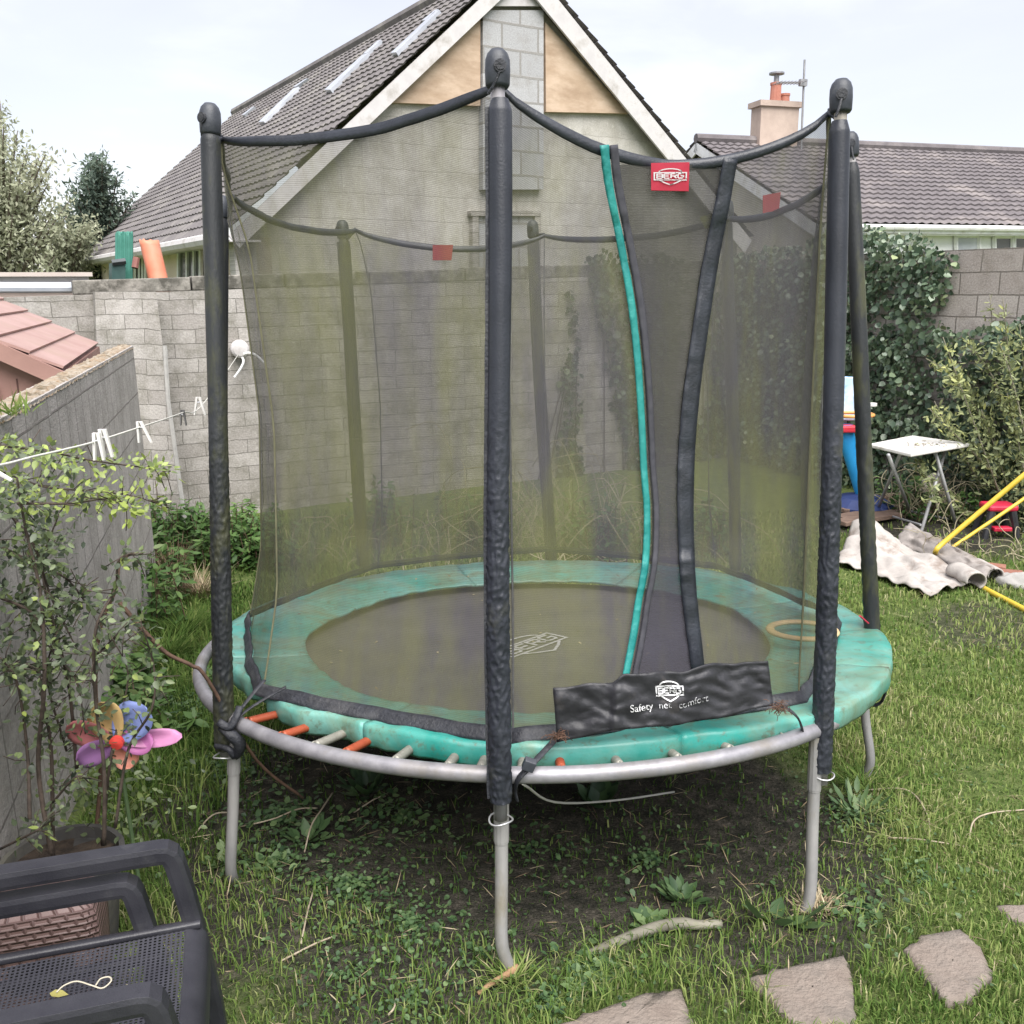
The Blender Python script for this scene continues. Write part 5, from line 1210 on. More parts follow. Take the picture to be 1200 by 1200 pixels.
# ------------------------------------------------------------------ yellow tubular frame
m_yel = M('yellow_paint', (.55, .38, .035), (.64, .47, .06), 8, .45, .1, 60, c3=(.34, .22, .06), stain_scale=8, slo=.58, shi=.7)
root = thing('yellow_frame', 'bent yellow tubular steel frame lying over the old carpets', 'tube frame', (*G(1130, 670)[:2], float(gz(4.4, 7.6))))
yb = G(1098, 662)
A_ = [U(1215, 544, yb[1]-.1), U(1160, 590, yb[1]-.05), U(1108, 634, yb[1]-.02), U(1097, 645, yb[1]-.03), G(1097, 657)+zz*.03, G(1105, 664)+zz*.03, G(1117, 671)+zz*.03, G(1140, 686)+zz*.03, G(1160, 697)+zz*.025, G(1240, 738)+zz*.02]
mb = MB(); mb.tube(spline(A_, 7), .022, 10); mb.build('bent_tube', m_yel, root, smooth=True)
B_ = [U(1215, 574, yb[1]+.55), U(1170, 605, yb[1]+.5), U(1118, 640, yb[1]+.45), U(1110, 646, yb[1]+.42), U(1112, 650, yb[1]+.38), U(1130, 660, yb[1]+.25), U(1160, 676, yb[1]+.0), U(1166, 679, yb[1]-.05)]
mb = MB(); mb.tube(spline(B_, 7), .016, 10); mb.build('bent_tube', m_yel, root, smooth=True)
mb = MB(); mb.tube([A_[7]+[0, 0, -.01], B_[6]], .013, 8); mb.build('cross_bar', m_yel, root, smooth=True)
# ------------------------------------------------------------------ red and black step stool
rp = G(1166, 628); s_ = rp[1]*1.03/FPX; root = thing('step_stool', 'small red topped child stool with black legs in the grass by the shrub', 'stool', rp)
m_redp = M('stool_red', (.48, .018, .05), (.55, .03, .07), 6, .4); m_blk = M('stool_black', (.02, .02, .024), (.035, .035, .04), 8, .5)
W_ = 17*s_; gz0 = rp[2]; top = 36*s_
mb = MB(); mb.box(rp+zz*(top), (W_, 0, 0), (0, W_*.8, 0), (0, 0, .03)); mb.build('seat', m_redp, root, bevel=.02)
mb = MB(); mb.box(rp+zz*(top*.33)+[0, -W_*.7, 0], (W_*.62, 0, 0), (0, W_*.3, 0), (0, 0, .02)); mb.build('step', m_redp, root, bevel=.01)
for sx in (-1, 1):
    for sy in (-1, 1):
        mb = MB(); mb.tube([rp+np.array([sx*W_*.72, sy*W_*.55, top-.03]), rp+np.array([sx*W_*1.12, sy*W_*.8, .0])], [.035, .03], 8); mb.build('leg', m_blk, root)
# ------------------------------------------------------------------ timber boards, slab, bricks
m_board = M('weathered_board', (.13, .085, .065), (.22, .15, .115), 5, .9, .4, 40, stretch=(1, 8, 8))
for i, (p0, p1, wd) in enumerate([((984, 612), (1062, 600), .10), ((984, 603), (1066, 594), .09), ((984, 620), (1050, 609), .08), ((990, 594), (1060, 588), .08)]):
    a, c = G(*p0), G(*p1); d = unit(c-a); s_ = unit(np.cross(d, zz)); mb = MB()
    mb.box((a+c)/2+zz*(.04+.012*i), (c-a)/2, s_*wd, zz*.022)
    tag(mb.build('timber_board', m_board, bevel=.006), ['brown timber board lying in front on the ground under the table', 'long brown timber board second from the carpet', 'short brown timber board touching the pale carpet', 'brown timber board farthest back beside the navy toy base'][i], 'board', 'timber boards lying under the table')
sl_ = G(1104, 604); mb = MB(); ss = sl_[1]/FPX
mb.slab([sl_+np.array([-17*ss, .1, -.05]), sl_+np.array([15*ss, .1, -.05]), sl_+np.array([13*ss, .22, 34*ss]), sl_+np.array([1*ss, .24, 48*ss]), sl_+np.array([-14*ss, .22, 38*ss])], (0, -1, .2), .09)
tag(mb.build('stone_slab', M('pale_stone', (.36, .32, .27), (.46, .42, .36), 5, .9, .5, 30), bevel=.02), 'pale stone slab propped upright against the ivy behind the table', 'stone')
for (x, y, a, lab) in ((1178, 676, .35, 'dull red brick half sunk in the grass beside the carpet roll'), (1158, 668, .5, 'second dull red brick behind the carpet roll')):
    p = G(x, y); u_ = np.array([math.cos(a), -math.sin(a), 0]); mb = MB(); mb.box(p+zz*.02, u_*.13, np.array([u_[1]*-1, u_[0], 0])*.055, zz*.035); tag(mb.build('brick', M('red_brick', (.22, .09, .065), (.30, .14, .10), 10, .95, .5, 40), bevel=.006), lab, 'brick')
p = G(1190, 686); mb = MB(); rows = []
for t in np.linspace(.02, PI*.72, 10):
    row = []
    for a in np.linspace(0, 2*PI, 21)[:-1]:
        q = np.array([math.cos(a)*math.sin(t), math.sin(a)*math.sin(t), math.cos(t)]); k_ = 1+.45*noise.noise(Vector((q*1.7).tolist()))+.2*noise.noise(Vector((q*5).tolist()))
        row.append(p+q*k_*[.15, .12, .09]+[0, 0, .02])
    rows.append(row)
mb.grid(rows, closed=True); tag(mb.build('rubble_stone', M('grey_stone', (.26, .25, .24), (.38, .37, .35), 6, .95, .6, 30), smooth=True), 'rough grey lump of stone at the end of the brick', 'stone')
# ------------------------------------------------------------------ stepping stones
m_flag = M('paving_stone', (.20, .162, .138), (.30, .25, .215), 6, .95, 1, 70, c3=(.14, .122, .108), stain_scale=5, slo=.42, shi=.7)
def flag(poly, label):
    q = [G(*p) for p in poly]; P_ = []
    m_ = len(q)
    for i in range(m_):
        for t in np.linspace(0, 1, 7)[:-1]: P_.append(q[i]*(1-t)+q[(i+1) % m_]*t)
    c = np.mean(P_, 0); P_ = [p+(c-p)*.02+np.array([noise.noise(Vector((i*.9, 1, 0))), noise.noise(Vector((i*.9, 5, 0))), 0])*.016 for i, p in enumerate(P_)]
    rows = []
    for s, h in ((1.0, -.04), (1.0, .008), (.97, .016), (.8, .020), (.55, .019), (.3, .021), (.02, .019)):
        rows.append([c+(p-c)*s*[1, 1, 0]+zz*(float(gz(*(c+(p-c)*s)[:2]))-c[2]+h+.005*noise.noise(Vector((p[0]*7*s, p[1]*7*s, 0)))) for p in P_])
    mb = MB(); mb.grid(rows, closed=True); o = mb.build('stepping_stone', m_flag, smooth=True); tag(o, label, 'stepping stone', 'stepping stones set in the grass'); return [tuple(p[:2]) for p in P_]
STONES = [flag([(874, 1150), (910, 1140), (990, 1124), (1000, 1150), (1003, 1205), (935, 1215)], 'stepping stone with a straight top edge, at the bottom between two others'),
          flag([(1056, 1118), (1082, 1098), (1125, 1094), (1150, 1115), (1165, 1150), (1130, 1182), (1105, 1178)], 'rounded triangular brown stepping stone surrounded by grass'),
          flag([(1165, 1066), (1215, 1062), (1240, 1085), (1215, 1092), (1183, 1083)], 'stepping stone cut by the frame edge, the farthest of the stones'),
          flag([(640, 1210), (690, 1192), (758, 1168), (800, 1162), (815, 1210), (790, 1240), (650, 1260)], 'grey stepping stone beside the broad leaved weeds at the bottom edge')]
# curved grey pipe lying on the soil
mb = MB(); P_ = [G(675, 1126)+zz*.0, G(700, 1118)+zz*.012, G(735, 1105)+zz*.02, G(770, 1094)+zz*.024, G(800, 1090)+zz*.025, G(818, 1091)+zz*.022, G(845, 1088)+zz*.018]
mb.tube(spline(P_, 6), [.008]*3+list(np.linspace(.014, .019, 20))+list(np.linspace(.019, .013, 14)), 10)
tag(mb.build('bent_branch', M('bare_branch', (.15, .14, .11), (.25, .235, .19), 8, .85, .4, 40, c3=(.2, .21, .13), stain_scale=6), smooth=True), 'smooth pale grey bent branch lying along the edge of the grass', 'branch')
# flaky dead wood at the front leg
mb = MB(); P_ = [G(560, 1168)+zz*.01, G(575, 1160)+zz*.02, G(592, 1150)+zz*.02, G(606, 1140)+zz*.02]; mb.tube(spline(P_, 5), np.linspace(.006, .012, 16), 7)
tag(mb.build('dead_wood', M('flaky_wood', (.24, .14, .075), (.36, .23, .13), 14, .95, .6, 50), smooth=True), 'short piece of flaky brown dead wood at the foot of the front leg', 'wood')
# ------------------------------------------------------------------ grass and ground cover
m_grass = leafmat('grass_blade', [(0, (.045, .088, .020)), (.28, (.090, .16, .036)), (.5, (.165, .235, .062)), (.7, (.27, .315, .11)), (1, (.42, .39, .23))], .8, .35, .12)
def in_poly(x, y, poly):
    c = np.zeros(len(x), bool); n = len(poly)
    for i in range(n):
        x0, y0 = poly[i]; x1, y1 = poly[(i+1) % n]
        h = ((y0 > y) != (y1 > y)) & (x < (x1-x0)*(y-y0)/(y1-y0+1e-12)+x0); c ^= h
    return c
def shrink(poly, k): c = np.mean(poly, 0); return [tuple(c+(np.array(p)-c)*k) for p in poly]
def vnoise(x, y, s, seed=0): return np.array([noise.noise(Vector((a*s, b*s, seed))) for a, b in zip(x, y)])
def scatter(n, x0, x1, y0, y1): return RNG.uniform(x0, x1, n), RNG.uniform(y0, y1, n)
BX, BY, BH, BW, BT = [], [], [], [], []
for (y0, y1, x0, x1, dens, hh, ww) in ((1.25, 2.1, -1.6, 1.9, 24000, .032, .0034), (2.1, 3.2, -2.2, 3.3, 14000, .034, .0042), (3.2, 5.0, -2.9, 4.2, 6000, .040, .0058), (5.0, 7.2, -3.2, 5.2, 2000, .045, .009), (7.2, 9.6, -3.4, 6.2, 750, .05, .013)):
    n = int(dens*(x1-x0)*(y1-y0)); x, y = scatter(n, x0, x1, y0, y1)
    bare = bareness(x, y); keep = RNG.random(n) > bare*.70
    wl_ = LE[0]+(y-LE[1])*(le[0]/le[1])*1.0; keep &= (x > wl_+.06) | (y > LE[1]+.2)
    rr = np.hypot(x-.1, y-3.79); keep &= ~((rr < 1.2) & (RNG.random(n) < .66))
    for S in STONES: keep &= ~in_poly(x, y, shrink(S, 1.0))
    x, y = x[keep], y[keep]; n = len(x)
    pn = vnoise(x, y, 1.3)*.5+vnoise(x, y, 4.0, 3)*.5
    h = hh*RNG.uniform(.45, 1.25, n)*(1+1.0*np.clip(pn, -.2, 1)); rr = np.hypot(x-.1, y-3.79)
    h *= np.where((rr > 1.3) & (rr < 1.75) & (RNG.random(n) < .4), 1.8, 1)*np.where((x < -1.2) & (y > 3.2), 1.9, 1)*np.where(rr < 1.3, .8, 1)*np.where((x > .2) & (y < 2.6) & (y > 2.15), 1.25, 1)
    t = .40+.34*pn+RNG.normal(0, .16, n)+np.where((x > 1.1) & (y > 2.3), .11, 0)+np.where(rr < 1.3, -.28, 0)+np.where((x < -1.1) & (y > 3.0), -.14, 0)+np.where(RNG.random(n) < .07, .4, 0)  # blade tint darkened under the trampoline to deepen its shade
    BX.append(x); BY.append(y); BH.append(h); BW.append(ww*RNG.uniform(.6, 1.3, n)); BT.append(np.clip(t, 0, 1))
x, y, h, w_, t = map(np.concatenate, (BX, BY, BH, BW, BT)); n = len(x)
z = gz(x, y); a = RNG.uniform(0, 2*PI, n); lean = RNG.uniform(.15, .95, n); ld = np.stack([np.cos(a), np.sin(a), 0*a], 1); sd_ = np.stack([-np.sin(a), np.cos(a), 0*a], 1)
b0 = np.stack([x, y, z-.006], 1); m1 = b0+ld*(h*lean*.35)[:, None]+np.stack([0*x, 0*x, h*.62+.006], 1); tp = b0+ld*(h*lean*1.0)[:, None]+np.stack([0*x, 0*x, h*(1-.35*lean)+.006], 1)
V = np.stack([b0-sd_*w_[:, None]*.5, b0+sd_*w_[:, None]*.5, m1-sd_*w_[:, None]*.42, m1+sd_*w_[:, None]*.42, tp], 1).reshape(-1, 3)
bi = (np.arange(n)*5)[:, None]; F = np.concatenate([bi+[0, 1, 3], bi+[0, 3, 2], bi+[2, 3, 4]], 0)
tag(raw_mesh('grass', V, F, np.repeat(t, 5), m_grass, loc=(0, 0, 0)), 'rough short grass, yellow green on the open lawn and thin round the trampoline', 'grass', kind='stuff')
print('grass', n)
# small round leaved ground cover
m_weed = leafmat('weed_leaf', [(0, (.028, .062, .028)), (.5, (.075, .135, .052)), (1, (.16, .23, .095))], .5, .2, .4)
def cover(n, region, size, flat=.8):
    x, y = region(n); z = gz(x, y)+RNG.uniform(.004, .035, len(x)); n = len(x); d = rand_dir(n)*[1, 1, .35]; N = rand_dir(n)*.45+[0, 0, 1]
    L = size*RNG.uniform(.6, 1.4, n); return leaves(np.stack([x, y, z], 1), d, N, L, L*.75, np.clip(RNG.normal(.45, .22, n), 0, 1))
def patch(cx, cy_, r, n): 
    a, q = RNG.uniform(0, 2*PI, n), np.abs(RNG.normal(0, r*.6, n)); return cx+np.cos(a)*q, cy_+np.sin(a)*q
VV, TT, II, o = [], [], [], 0
PATCH = [(G(410, 1040), .28, 420, .020), (G(330, 1010), .2, 240, .024), (G(700, 1140), .14, 260, .026), (G(480, 1085), .28, 340, .018), (G(470, 960), .3, 260, .026), (G(330, 960), .3, 320, .028), (G(250, 900), .35, 500, .026),
         (G(220, 830), .4, 600, .028), (G(1010, 1070), .14, 160, .022), (G(1080, 1030), .22, 160, .018), (G(1000, 960), .3, 220, .020), (G(760, 1010), .3, 180, .022), (G(620, 1000), .3, 120, .022), (G(400, 1150), .2, 160, .016), (G(560, 1120), .2, 150, .016), (G(640, 1180), .1, 120, .020), (G(480, 1180), .2, 150, .017)]
for c, r, n, s in PATCH:
    V, T_, I_ = cover(n, lambda k: patch(c[0], c[1], r, k), s); VV.append(V); TT.append(T_+o); II.append(I_); o += len(V)
x, y = scatter(2600, -1.3, 3.2, 1.3, 6)
for S in STONES: k_ = ~in_poly(x, y, shrink(S, 1.05)); x, y = x[k_], y[k_]
V, T_, I_ = cover(len(x), lambda k: (x, y), .014); VV.append(V); TT.append(T_+o); II.append(I_)
tag(raw_mesh('ground_cover', np.concatenate(VV), np.concatenate(TT), np.concatenate(II), m_weed, loc=(0, 0, 0)), 'patches of small leaved weeds creeping over the bare soil', 'weeds', kind='stuff')
# dead leaves, twigs and cut straw lying about
m_straw = leafmat('straw', [(0, (.09, .06, .04)), (.5, (.24, .18, .11)), (1, (.42, .36, .24))], .9, 0)
n = 4200; x, y = scatter(n, -1.5, 4.2, 1.3, 7.0); b = bareness(x, y); k = (RNG.random(n) < .35+.5*b); x, y = x[k], y[k]; n = len(x)
d = rand_dir(n)*[1, 1, .12]; L = RNG.uniform(.02, .11, n); V, T_, I_ = leaves(np.stack([x, y, gz(x, y)+RNG.uniform(.004, .03, n)], 1), d, rand_dir(n)*.3+[0, 0, 1], L, RNG.uniform(.002, .0045, n), RNG.random(n), 0, .05)
tag(raw_mesh('straw_litter', V, T_, I_, m_straw, loc=(0, 0, 0)), 'dry straw and twigs scattered over grass and soil', 'litter', kind='stuff')
# leaf bits and grit blown on to the mat and the pad
n = 90; a, q = RNG.uniform(0, 2*PI, n), np.sqrt(RNG.uniform(.0, 1.0, n))*1.28
P_ = np.array([TP(t_, r_, -.012-.03*(1-(r_/1.1)**2)+.006 if r_ < .97 else .072) for t_, r_ in zip(a, q)])
L = RNG.uniform(.006, .026, n); V, T_, I_ = leaves(P_, rand_dir(n)*[1, 1, .15], rand_dir(n)*.3+[0, 0, 1], L, L*.5, RNG.random(n))
tag(raw_mesh('leaf_litter', V, T_, I_, m_straw, loc=T(0, 0, 0)), 'small bits of dead leaf scattered over the trampoline mat and pad', 'litter', kind='stuff')
# ------------------------------------------------------------------ single weeds
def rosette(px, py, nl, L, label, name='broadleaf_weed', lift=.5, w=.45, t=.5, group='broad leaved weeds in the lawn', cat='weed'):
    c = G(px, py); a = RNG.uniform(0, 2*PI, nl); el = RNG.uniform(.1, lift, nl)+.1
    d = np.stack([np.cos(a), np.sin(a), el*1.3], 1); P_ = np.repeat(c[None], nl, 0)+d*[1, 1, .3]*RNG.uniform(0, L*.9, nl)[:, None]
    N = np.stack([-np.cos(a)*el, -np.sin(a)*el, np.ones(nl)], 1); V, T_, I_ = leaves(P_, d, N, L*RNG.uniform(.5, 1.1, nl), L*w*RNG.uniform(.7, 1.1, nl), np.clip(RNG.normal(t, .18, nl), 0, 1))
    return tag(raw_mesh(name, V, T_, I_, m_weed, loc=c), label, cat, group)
rosette(690, 1160, 90, .05, 'dense low weed with rounded leaves beside the grey stepping stone', w=.62, t=.72)
rosette(716, 1150, 60, .045, 'pale spoon leaved weed just behind the grey stepping stone', w=.6, t=.8)
rosette(800, 1055, 60, .06, 'dark leafy weed in the bare soil behind the bent branch', w=.5, t=.4, lift=1.2)
rosette(760, 1085, 34, .06, 'small weed with round leaves touching the bent branch', w=.7, t=.5)
rosette(906, 1080, 9, .13, 'single large dock leaf standing by the right front leg', w=.5, t=.5, lift=1.6)
rosette(260, 1010, 20, .06, 'bramble sprig with pale leaves around the left front leg', w=.7, t=.85, lift=.9)
rosette(318, 1020, 22, .055, 'bramble sprig with pale leaves to the right of the left leg', w=.7, t=.85, lift=.8)
rosette(360, 985, 26, .07, 'dark bramble leaves in the shade of the ring', w=.6, t=.45, lift=1.2)
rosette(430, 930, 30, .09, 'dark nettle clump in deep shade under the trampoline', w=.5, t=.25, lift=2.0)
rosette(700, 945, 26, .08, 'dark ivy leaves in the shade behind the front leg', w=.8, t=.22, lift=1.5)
rosette(1005, 955, 30, .09, 'lush weed clump at the right rear leg', w=.3, t=.55, lift=1.6)
# tall green weed bank in front of the block wall, left
m_nettle = leafmat('nettle_leaf', [(0, (.030, .075, .022)), (.5, (.085, .165, .045)), (1, (.17, .26, .08))], .5, .3, .4)
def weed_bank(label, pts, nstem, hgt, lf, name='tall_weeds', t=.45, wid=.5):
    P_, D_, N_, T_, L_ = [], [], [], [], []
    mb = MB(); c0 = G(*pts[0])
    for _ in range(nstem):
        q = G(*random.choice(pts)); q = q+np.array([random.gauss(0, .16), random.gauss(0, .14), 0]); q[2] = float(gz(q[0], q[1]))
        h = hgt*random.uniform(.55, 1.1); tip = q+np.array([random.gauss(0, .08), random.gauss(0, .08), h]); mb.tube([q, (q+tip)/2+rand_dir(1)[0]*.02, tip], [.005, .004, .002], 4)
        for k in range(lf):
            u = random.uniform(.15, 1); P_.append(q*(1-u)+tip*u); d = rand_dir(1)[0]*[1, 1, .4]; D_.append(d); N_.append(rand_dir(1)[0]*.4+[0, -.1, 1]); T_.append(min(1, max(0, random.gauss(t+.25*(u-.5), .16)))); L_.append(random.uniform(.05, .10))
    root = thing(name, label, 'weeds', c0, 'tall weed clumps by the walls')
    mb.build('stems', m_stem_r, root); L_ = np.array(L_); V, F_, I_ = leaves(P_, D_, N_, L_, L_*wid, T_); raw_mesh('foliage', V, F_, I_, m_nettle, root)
weed_bank('bright green weed bank between the left pole and the net', [(285, 655), (300, 665), (275, 640)], 90, .42, 22)
weed_bank('dark green weeds at the foot of the buttress', [(215, 660), (200, 640), (225, 640)], 60, .45, 20, t=.35)
weed_bank('leafy weeds along the corner of the left wall', [(195, 700), (180, 720), (170, 740)], 40, .42, 18, t=.5)
weed_bank('low weeds in the shade at the base of the left wall', [(150, 800), (170, 850), (130, 830)], 46, .22, 18, t=.5)
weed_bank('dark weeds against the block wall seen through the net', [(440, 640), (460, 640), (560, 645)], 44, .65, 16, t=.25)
weed_bank('green weeds below the ivy seen through the net', [(700, 655), (720, 650), (820, 650)], 60, .5, 16, t=.3)
weed_bank('mixed weeds at the foot of the ivy behind the table', [(1090, 606), (1120, 612), (1060, 600)], 36, .35, 16, t=.35)
# long grass tuft
def tuft(px, py, n, hgt, label, mat=None, spread=.14, t=.3, name='grass_tuft', bend=.5):
    n = int(n*2.2); c = G(px, py); a = RNG.uniform(0, 2*PI, n); r = RNG.uniform(0, spread, n); P_ = np.stack([c[0]+np.cos(a)*r, c[1]+np.sin(a)*r, np.zeros(n)], 1); P_[:, 2] = gz(P_[:, 0], P_[:, 1]); a = a+RNG.normal(0, .9, n)
    d = np.stack([np.cos(a)*bend, np.sin(a)*bend, RNG.uniform(.4, 1.3, n)], 1); L = hgt*RNG.uniform(.35, 1.0, n); V, F_, I_ = leaves(P_, d, np.stack([-np.cos(a), -np.sin(a), .3+0*a], 1), L, .0055, np.clip(RNG.normal(t, .2, n), 0, 1), .0, .4)
    return tag(raw_mesh(name, V, F_, I_, mat or m_grass, loc=c), label, 'grass tuft', 'grass tufts')
tuft(215, 745, 260, .30, 'long green grass tuft beside the left poles'); tuft(195, 770, 220, .28, 'long grass tuft at the corner of the left wall'); tuft(232, 700, 150, .36, 'dry brown grass tuft in front of the buttress', m_straw, t=.6); tuft(205, 680, 90, .42, 'bundle of dry reddish stalks at the end of the left wall', m_straw, t=.35, bend=.15, spread=.1)
tuft(1012, 925, 70, .16, 'grass tuft growing round the right rear leg'); tuft(600, 1150, 60, .10, 'grass tuft growing against the front leg', t=.5, spread=.06); tuft(955, 1068, 70, .08, 'straw coloured grass tuft at the foot of the right front leg', m_straw, t=.75, spread=.06)
tuft(1080, 965, 160, .09, 'rough pale grass tuft behind the stepping stones', t=.75, spread=.35, bend=1.2)
# ------------------------------------------------------------------ dry stems
m_dry = M('dry_stem', (.26, .21, .15), (.42, .36, .27), 20, .9)
dry = [([(390, 932), (378, 965), (366, 985), (357, 1002)], 'pale dry bramble stem arching in front of the ring shade', .10), ([(370, 1040), (362, 1070), (353, 1110)], 'short pale dry stem lying left of the front leg', .015),
       ([(225, 985), (250, 968), (272, 955)], 'pale dry stem leaning beside the left front leg', .06), ([(282, 972), (320, 970), (350, 958), (372, 950)], 'thin dry stem trailing under the ring at the left', .05),
       ([(330, 1130), (370, 1112), (395, 1100)], 'broken dry twig on the bare soil', .012), ([(455, 1194), (462, 1188), (464, 1175)], 'small white bent twig at the bottom edge', .012), ([(1000, 930), (1060, 932), (1085, 960), (1090, 985)], 'pale curled dry stem on the rough grass', .03),
       ([(1135, 990), (1140, 970), (1160, 960), (1200, 952)], 'long pale dry stem at the frame edge on the lawn', .03), ([(1040, 985), (1075, 990), (1130, 995)], 'dry stem lying flat behind the stepping stones', .02), ([(875, 1068), (890, 1082), (897, 1094)], 'short yellow stem by the dock leaf', .02),
       ([(415, 955), (440, 942), (452, 936)], 'short pale stem in the deep shade', .02)]
for px, lab, h in dry:
    P_ = [G(*p)+np.array([0, 0, .012+h*math.sin(PI*i/(len(px)-1))*.6]) for i, p in enumerate(px)]
    mb = MB(); mb.tube(spline(P_, 6), .0032, 6); tag(mb.build('dry_twig', m_dry, smooth=True), lab, 'stem', 'dry stems lying about')
def tangle(label, px, spread, n, hgt, mat, r=.004, name='dry_brambles'):
    c = G(*px); mb = MB()
    for _ in range(n):
        p = c+np.array([random.gauss(0, spread), random.gauss(0, spread*.5), 0]); p[2] = float(gz(p[0], p[1])); pts = [p]; d = np.array([random.gauss(0, .3), random.gauss(0, .25), 1.0])
        for k in range(6): d = unit(d+rand_dir(1)[0]*.75-[0, 0, .16*k]); pts.append(pts[-1]+d*hgt*.24)
        pts = [np.array([q[0], q[1], max(q[2], float(gz(q[0], q[1]))+.01)]) for q in pts]
        mb.tube(spline(pts, 3), r*random.uniform(.6, 1.2), 4)
    return tag(mb.build(name, mat), label, 'brambles')
m_bram = M('dry_bramble', (.22, .19, .12), (.36, .32, .22), 10, .9)
tangle('tangle of dry brambles against the block wall behind the net', (655, 650), .38, 90, 1.15, m_bram); tangle('sparse dry brambles low on the wall at the left behind the net', (440, 655), .5, 26, .5, m_bram)
tangle('dry twiggy brush pile between the legs of the folding table', (1088, 606), .22, 50, .6, m_bram, .005); tangle('pale dry brush in the grass by the red stool', (1175, 650), .45, 40, .3, m_bram, .004)
# ------------------------------------------------------------------ ivy
m_ivy = leafmat('ivy_leaf', [(0, (.030, .056, .034)), (.4, (.080, .125, .078)), (.75, (.17, .225, .14)), (1, (.32, .37, .20))], .32, .12, .55)
m_ivy2 = leafmat('ivy_leaf_fresh', [(0, (.014, .030, .014)), (.5, (.045, .080, .035)), (1, (.13, .17, .06))], .4, .2, .5)
def ivy_on(label, P0, e, nrm, poly, n, thick, size, mat, tmean=.45, name='ivy', bulge=.25):
    """poly in (t, z) on the wall plane"""
    t0, t1 = min(p[0] for p in poly), max(p[0] for p in poly); z0, z1 = min(p[1] for p in poly), max(p[1] for p in poly)
    t, z = RNG.uniform(t0, t1, n*3), RNG.uniform(z0, z1, n*3); wob = .16*np.array([noise.noise(Vector((a*2.2, b*2.2, 9))) for a, b in zip(t, z)])
    k = in_poly(t+wob, z+wob*.8, poly); t, z = t[k][:n], z[k][:n]; m_ = len(t)
    cl = np.array([noise.noise(Vector((a*2.6, b*2.6, 2))) for a, b in zip(t, z)]); off = .03+thick*RNG.random(m_)**1.5*(.6+bulge*3*np.clip(cl+.3, 0, 1)); k = RNG.random(m_) < .75+.8*cl; t, z, off, cl = t[k], z[k], off[k], cl[k]; m_ = len(t)
    e3, n3 = np.array([*e, 0]), np.array([*nrm, 0]); P_ = np.array([*P0, 0])+t[:, None]*e3+off[:, None]*n3+np.stack([0*z, 0*z, z], 1)
    D = rand_dir(m_)*.9+np.array([0, 0, -.7])+n3*.35; N = n3*.9+rand_dir(m_)*.75+[0, 0, .45]; L = size*RNG.uniform(.4, 1.45, m_)
    V, F_, I_ = leaves(P_, D, N, L, L*.95, np.clip(RNG.normal(tmean, .2, m_)+.18*cl, 0, 1), .2, .2)
    org = P_.mean(0)
    root = thing(name, label, 'ivy', (org[0], org[1], -.25)); raw_mesh('foliage', V, F_, I_, mat, root)
    mb = MB()
    for _ in range(14):
        i = RNG.integers(m_); q = np.array([*P0, 0])+e3*(t[i]+random.gauss(0, .2))+n3*.02; q[2] = -.25; r_ = P_[i].copy(); r_[:2] = (np.array([*P0, 0])+e3*t[i]+n3*.03)[:2]
        mb.tube(spline([q, (q+r_)/2+e3*random.gauss(0, .05), r_], 5), .007, 5)
    mb.build('stems', m_stem_d, root); return root
rt = right_t
def rz(px, py): return float(right_z(px, py)[2])
poly = [(-.1, -.3), (-.1, rz(862, 300)), (rt(920), rz(920, 288)), (rt(985), rz(985, 274)), (rt(1012), rz(1012, 264)), (rt(1040), rz(1040, 268)), (rt(1075), rz(1075, 280)), (rt(1128), rz(1128, 288)), (rt(1118), rz(1118, 312)), (rt(1108), rz(1108, 345)), (rt(1098), rz(1098, 368)), (rt(1110), rz(1110, 385)), (rt(1140), rz(1140, 380)), (rt(1230), rz(1230, 372)), (rt(1330), rz(1330, 372)), (rt(1330), -.3)]
ivy_on('dense dark glossy ivy covering most of the brownish boundary wall', CR, RE, RN, poly, 24000, .30, .062, m_ivy, .50)
ztt = ztop
def bz(px, py): return float(back_z(px, py)[2])
bt2 = back_t
ivy_on('green ivy hanging over the top of the block wall beside the teal piping', W0[:2], BE, BN, [(bt2(680), bz(680, 300)), (bt2(790), bz(790, 296)), (bt2(800), bz(800, 620)), (bt2(752), bz(752, 610)), (bt2(735), bz(735, 560)), (bt2(715), bz(715, 430)), (bt2(690), bz(690, 345))], 3600, .14, .075, m_ivy2, .4)
ivy_on('narrow ivy streak on the block wall just right of the back pole', W0[:2], BE, BN, [(bt2(655), bz(655, 470)), (bt2(660), bz(660, 380)), (bt2(668), bz(668, 330)), (bt2(676), bz(676, 380)), (bt2(674), bz(674, 480)), (bt2(690), bz(690, 620)), (bt2(650), bz(650, 620))], 700, .08, .07, m_ivy2, .35)
ivy_on('ragged ivy in the far corner of the walls seen through the zip panel', W0[:2], BE, BN, [(bt2(800), bz(800, 330)), (bt2(862), bz(862, 300)), (bt2(862), -.2), (bt2(812), -.2), (bt2(806), bz(806, 560)), (bt2(830), bz(830, 450))], 1500, .12, .08, m_ivy2, .4)
